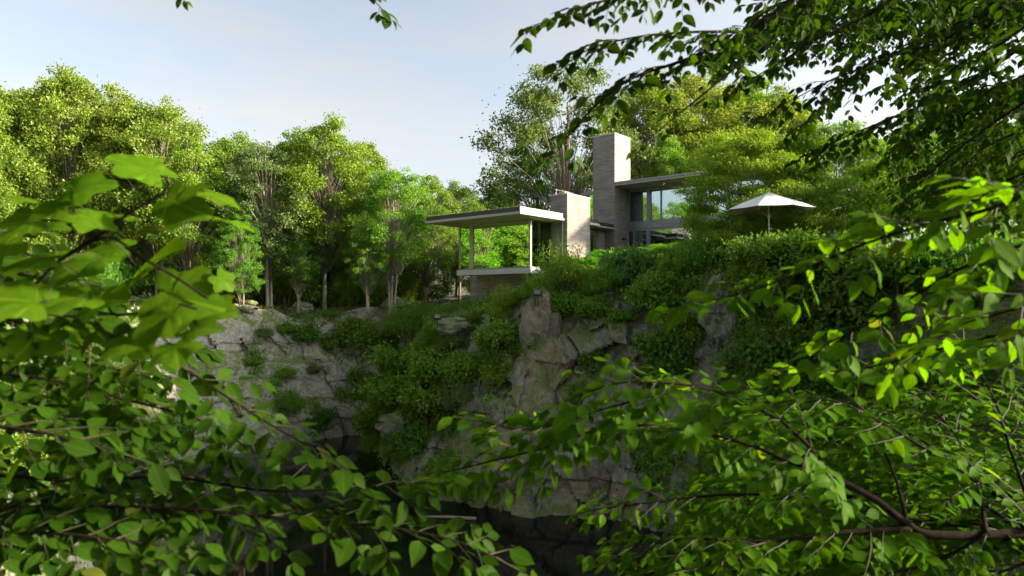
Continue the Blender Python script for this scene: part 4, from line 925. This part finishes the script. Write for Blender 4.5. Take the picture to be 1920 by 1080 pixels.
t.branch(arms(hubC, [(1990,260,4.2),(1890,300,4.4),(1800,330,4.6),(1720,330,4.8)], .012), r0=.009, **{**KT,'tl':.5,'leaf':.062,'every':.045})
t.branch(arms(hubB, [(1960,20,2.6),(1880,80,2.6),(1800,120,2.7),(1740,170,2.7)], .01), r0=.008, **KT)
t.branch([(1640,110,3.3),(1560,180,3.5),(1500,240,3.7)], r0=.005, **KT)
for k in range(36):      # more sprays filling the upper right
    g = t.rg; x0, y0 = (1990, g.uniform(-40,300)) if k % 2 else (g.uniform(1560,1950), -60); dd = g.uniform(3.0,6.5); dx = g.uniform(160,340)
    t.branch(arms((hubA,hubB,hubC)[k%3], [(x0,y0,dd),(x0-dx*.4,y0+45,dd+.1),(x0-dx*.75,y0+85,dd+.15),(x0-dx,y0+150,dd+.2)], .010), r0=.007, **{**KT,'tl':.40,'leaf':.060,'every':.05})
t.finish()
# --- twig tips reaching in at the top left
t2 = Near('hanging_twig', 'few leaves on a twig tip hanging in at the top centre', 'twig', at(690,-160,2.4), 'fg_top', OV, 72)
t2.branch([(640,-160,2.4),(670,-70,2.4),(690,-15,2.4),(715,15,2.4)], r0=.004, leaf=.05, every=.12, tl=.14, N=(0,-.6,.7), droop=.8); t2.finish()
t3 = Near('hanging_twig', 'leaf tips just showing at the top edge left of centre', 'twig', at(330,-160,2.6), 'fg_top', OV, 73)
t3.branch([(290,-160,2.6),(315,-80,2.6),(335,-22,2.6)], r0=.004, leaf=.05, every=.12, tl=.12, N=(0,-.6,.7), droop=.8); t3.finish()

# --- bush like tree at the lower right, its sprays reach to the middle
b = Near('beech_tree', 'spreading beech with a thick dark branch filling the lower right of the picture', 'tree', (3.6,2.2,-1.7), 'fg_right', OV, 74)
b.trunk([(3.6,2.2,-2.2),(3.5,2.2,-1.3),(3.3,2.2,-.95)], [.10,.085,.06]); b.trunk([(3.4,2.2,-1.1),(3.1,2.1,-.6),(2.9,2.0,0.0),(2.6,1.9,.35)], [.06,.045,.03,.018])
KR = dict(leaf=.056, every=.032, tl=.27, N=(0,-.22,.97), droop=.35, gap=.025)
def bw(wps, rad): b.wood.tube([q-b.o for q in spl([at(*w) for w in wps])], rad if not isinstance(rad, tuple) else [rad[0]+(rad[1]-rad[0])*i/(6*(len(wps)-1)) for i in range(6*(len(wps)-1)+1)], 8)
e = b.o+Vector((-.3,0,.75))
MAIN = [(2150,990,2.3),(1920,1000,2.25),(1750,1003,2.2),(1701,982,2.2),(1648,941,2.15),(1591,909,2.1),(1538,886,2.1)]
b.wood.tube([q-b.o for q in spl([e, at(2150,990,2.3)])], .03, 8); bw(MAIN, (.017,.008))
b.branch([(1538,886,2.1),(1522,844,2.05),(1485,807,2.0),(1444,778,2.0),(1320,728,1.95),(1173,717,1.9),(1080,745,1.9)], r0=.008, **{**KR,'N':(.34,-.24,.9),'leaf':.062})
b.branch([(1538,886,2.1),(1465,860,2.1),(1420,840,2.1),(1320,812,2.1),(1159,798,2.1),(1020,840,2.1),(900,870,2.1),(840,885,2.1)], r0=.008, **{**KR,'N':(.34,-.24,.9),'leaf':.062})
b.branch([(1230,740,1.95),(1140,765,2.0),(1000,805,2.0),(900,790,2.0)], r0=.004, **{**KR,'tl':.2,'N':(.34,-.24,.9),'leaf':.062})
b.branch([(1607,931,2.15),(1526,933,2.2),(1444,927,2.2),(1320,930,2.3),(1200,945,2.3),(1120,955,2.35)], r0=.008, **KR)
b.branch([(1709,990,2.2),(1567,999,2.1),(1444,1015,2.1),(1280,1010,2.1),(1160,1030,2.1)], r0=.009, **KR)
b.branch([(1444,1015,2.1),(1343,1056,2.0),(1200,1090,2.0)], r0=.006, **KR)
b.branch([(1701,982,2.2),(1680,900,2.4),(1640,820,2.5),(1560,760,2.6)], r0=.007, **KR)
b.branch([(1850,1002,2.2),(1830,900,2.5),(1780,800,2.6),(1700,730,2.7)], r0=.008, **{**KR,'tl':.4})
b.branch([(1950,1000,2.25),(1900,860,2.4),(1860,740,2.5),(1800,640,2.6)], r0=.008, **{**KR,'tl':.4})
b.branch([(1850,1002,2.2),(1760,1050,2.2),(1640,1080,2.2),(1500,1090,2.2)], r0=.007, **KR)
b.branch([(1960,1040,2.5),(1850,1080,2.5),(1700,1100,2.5)], r0=.007, **KR)
b.branch([(1920,1000,2.25),(1800,920,2.8),(1650,860,3.2),(1480,840,3.5)], r0=.008, **{**KR,'tl':.42,'every':.045})
b.branch([(1760,1003,2.2),(1650,1040,2.9),(1480,1060,3.3),(1300,1080,3.6)], r0=.008, **{**KR,'tl':.42,'every':.045})
for k in range(30):      # more sprays filling the lower right
    g = b.rg; x0, y0 = g.uniform(1620,1980), g.uniform(760,1060); dd = g.uniform(2.3,4.4); dx = g.uniform(220,420)
    b.branch([(1980,1000,2.4),(x0,y0,dd),(x0-dx*.5,y0-25,dd),(x0-dx,y0+20,dd)], r0=.006, **{**KR,'tl':.33,'every':.045,'start':.35})
b.finish()
# --- sunlit sprays at mid right
c = Near('sunlit_sapling', 'sapling with sunlit yellow green sprays coming in at the right edge', 'tree', (2.6,1.55,-1.7), 'fg_right', OV, 75)
c.trunk([(2.6,1.55,-2.2),(2.5,1.6,-1),(2.4,1.6,0),(2.2,1.6,.5)], [.045,.04,.03,.012])
h1, h2, h3 = Vector((2.25,1.6,.4)), Vector((2.38,1.6,.1)), Vector((2.42,1.6,-.2))
def cw(h, wp): c.wood.tube([q-c.o for q in spl([h, at(*wp)])], .009, 6)
KC = dict(leaf=.062, every=.042, tl=.20, N=(.36,-.28,.85), droop=.3, gap=.028)
cw(h1,(2000,330,1.55)); c.branch([(2000,330,1.55),(1860,390,1.55),(1740,420,1.6),(1600,465,1.65),(1480,520,1.7),(1380,552,1.7),(1300,572,1.7)], r0=.006, **KC)
cw(h2,(2000,440,1.6)); c.branch([(2000,440,1.6),(1880,470,1.7),(1770,520,1.75),(1660,590,1.8),(1560,640,1.8)], r0=.006, **KC)
cw(h3,(2000,600,1.7)); c.branch([(2000,600,1.7),(1860,630,1.8),(1740,660,1.9),(1620,690,1.9),(1500,700,1.9)], r0=.006, **KC)
c.branch([(1980,540,1.5),(1900,580,1.5),(1800,610,1.55),(1710,670,1.6)], r0=.004, **KC)
c.branch([(1960,380,1.4),(1880,350,1.45),(1800,400,1.5)], r0=.004, **KC)
c.finish()
# --- left side: ovate leaved saplings
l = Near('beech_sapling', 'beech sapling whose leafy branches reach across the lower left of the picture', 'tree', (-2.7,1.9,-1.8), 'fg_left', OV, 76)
l.trunk([(-2.7,1.9,-2.3),(-2.6,1.9,-1.2),(-2.5,1.85,-.3),(-2.45,1.8,.3)], [.06,.05,.035,.015])
def lw(z, wp): l.wood.tube([q-l.o for q in spl([Vector((-2.55,1.88,z)), at(*wp)])], .009, 6)
KL = dict(leaf=.060, every=.034, tl=.24, N=(.1,-.28,.93), droop=.45, gap=.027)
for z, w, kw in [(-.1,[(-120,560,1.8),(60,610,1.75),(220,650,1.7),(340,690,1.7),(450,760,1.7),(540,815,1.7),(605,848,1.7)],{}),
    (-.3,[(-120,690,1.7),(80,710,1.7),(240,750,1.75),(380,790,1.8),(480,850,1.8)],{}),
    (-.6,[(-120,880,1.75),(120,900,1.75),(320,895,1.75),(500,920,1.75),(660,915,1.75),(780,905,1.75)],{}),
    (-.8,[(-120,960,1.7),(140,950,1.65),(340,955,1.65),(520,970,1.65),(700,985,1.65),(840,1010,1.65),(930,1045,1.65)],{}),
    (-.9,[(-120,1040,1.5),(40,1000,1.5),(200,1010,1.5),(340,1030,1.55)],{}),
    (0,[(-120,540,1.5),(-20,560,1.45),(90,590,1.45),(210,590,1.45)],{}),
    (.0,[(-120,480,2.0),(0,500,2.0),(120,540,2.0),(240,580,2.0)],{'tl':.35}),
    (-.2,[(-120,620,2.1),(0,640,2.1),(140,680,2.1),(280,700,2.1)],{'tl':.35}),
    (-.5,[(-120,800,1.5),(0,800,1.5),(120,820,1.5),(230,850,1.55)],{}),
    (-.7,[(-120,900,2.2),(60,960,2.2),(260,940,2.2),(420,930,2.2)],{}),
    (.1,[(-140,440,1.6),(-40,440,1.6),(60,480,1.6),(150,530,1.6)],{})]:
    lw(z, w[0]); l.branch(w, r0=.006, **{**KL, **kw})
l.finish()
# --- left side: vine with large lobed leaves, leaf by leaf
v = Near('wild_grape_vine', 'grape vine with large translucent lobed leaves at the upper left', 'vine', (-1.75,1.45,-1.8), 'fg_vine', LB, 77)
VD = 1.35
v.trunk([(-1.75,1.45,-2.2),(-1.6,1.4,-1),(-1.5,1.4,-.2),at(-60,640,1.4)], [.014,.012,.010,.008])
stem = [(-60,640,1.4),(40,560,1.4),(110,490,1.38),(192,437,VD),(250,395,VD),(325,356,VD),(358,364,VD),(412,394,VD)]
v.wood.tube([q-v.o for q in spl([at(*w) for w in stem])], .0032, 6)
v.wood.tube([q-v.o for q in spl([at(110,490,1.38), at(200,445,1.37), at(260,480,VD), at(330,520,VD), at(390,560,VD)])], .0026, 6)
v.wood.tube([q-v.o for q in spl([at(40,560,1.4), at(150,580,1.4), at(240,590,1.38), at(320,570,VD), at(370,580,VD)])], .0026, 6)
# leaf middle px, py, length px, pointing angle (degrees, image plane, 0 = right, 90 = up), facing tilt
for px, py, L, ang, tilt, dd in [(262,312,140,172,62,0),(160,350,120,10,62,.02),(345,385,118,-25,52,0),(415,372,80,20,62,.03),(435,416,95,-25,84,-.03),(100,388,105,160,62,.02),(175,412,120,-10,58,.0),(225,405,70,200,60,.05),(240,375,70,-20,66,.04),
      (20,370,90,170,62,0),(40,415,100,200,60,.03),(90,425,100,-20,62,.05),(300,478,130,-15,55,0),(345,560,175,-12,50,-.03),(400,580,110,-20,48,-.02),(420,528,62,-35,50,0),(375,615,85,-30,45,0),(300,600,130,-120,52,.02),(255,520,120,-60,58,.05),
      (200,470,100,-160,60,.06),(150,500,130,-100,60,.05),(250,640,140,-60,55,.05),(60,490,140,190,62,.0),(120,560,140,-130,60,.02),(20,560,140,200,58,.0),(200,560,120,-30,60,.03),(330,660,110,-70,50,.04),(60,640,130,-110,55,.0),(290,430,60,40,60,.03),(390,590,120,10,55,.05),(180,620,120,-40,55,.05),(-20,470,130,150,60,0)]:
    d = VD+dd; a = math.radians(ang); tl = math.radians(tilt); d += v.rg.uniform(-.07,.12); ctr = at(px, py, d); Lm = v.rg.uniform(.68,.86)*L/FPX*d
    tl += v.rg.gauss(0,.22); n = Vector((v.rg.gauss(0,.28), -math.cos(tl), math.sin(tl)*1.0)).normalized(); dr = Vector((math.cos(a), 0, math.sin(a))); dr = (dr - n*dr.dot(n)).normalized()
    Lm = Lm*1.0; p = ctr - dr*Lm*.5
    v.leaf(p, dr, n, Lm); q = min((at(*w) for w in stem), key=lambda w: (w-p).length)
    if (q-p).length < .12: v.twig.tube([q-v.o, (q+p)/2+Vector((0,0,.01))-v.o, p-v.o, p+dr*Lm*.25-v.o], [.0012,.0010,.0009,.0006], 5, False)
v.finish('large_leaf')
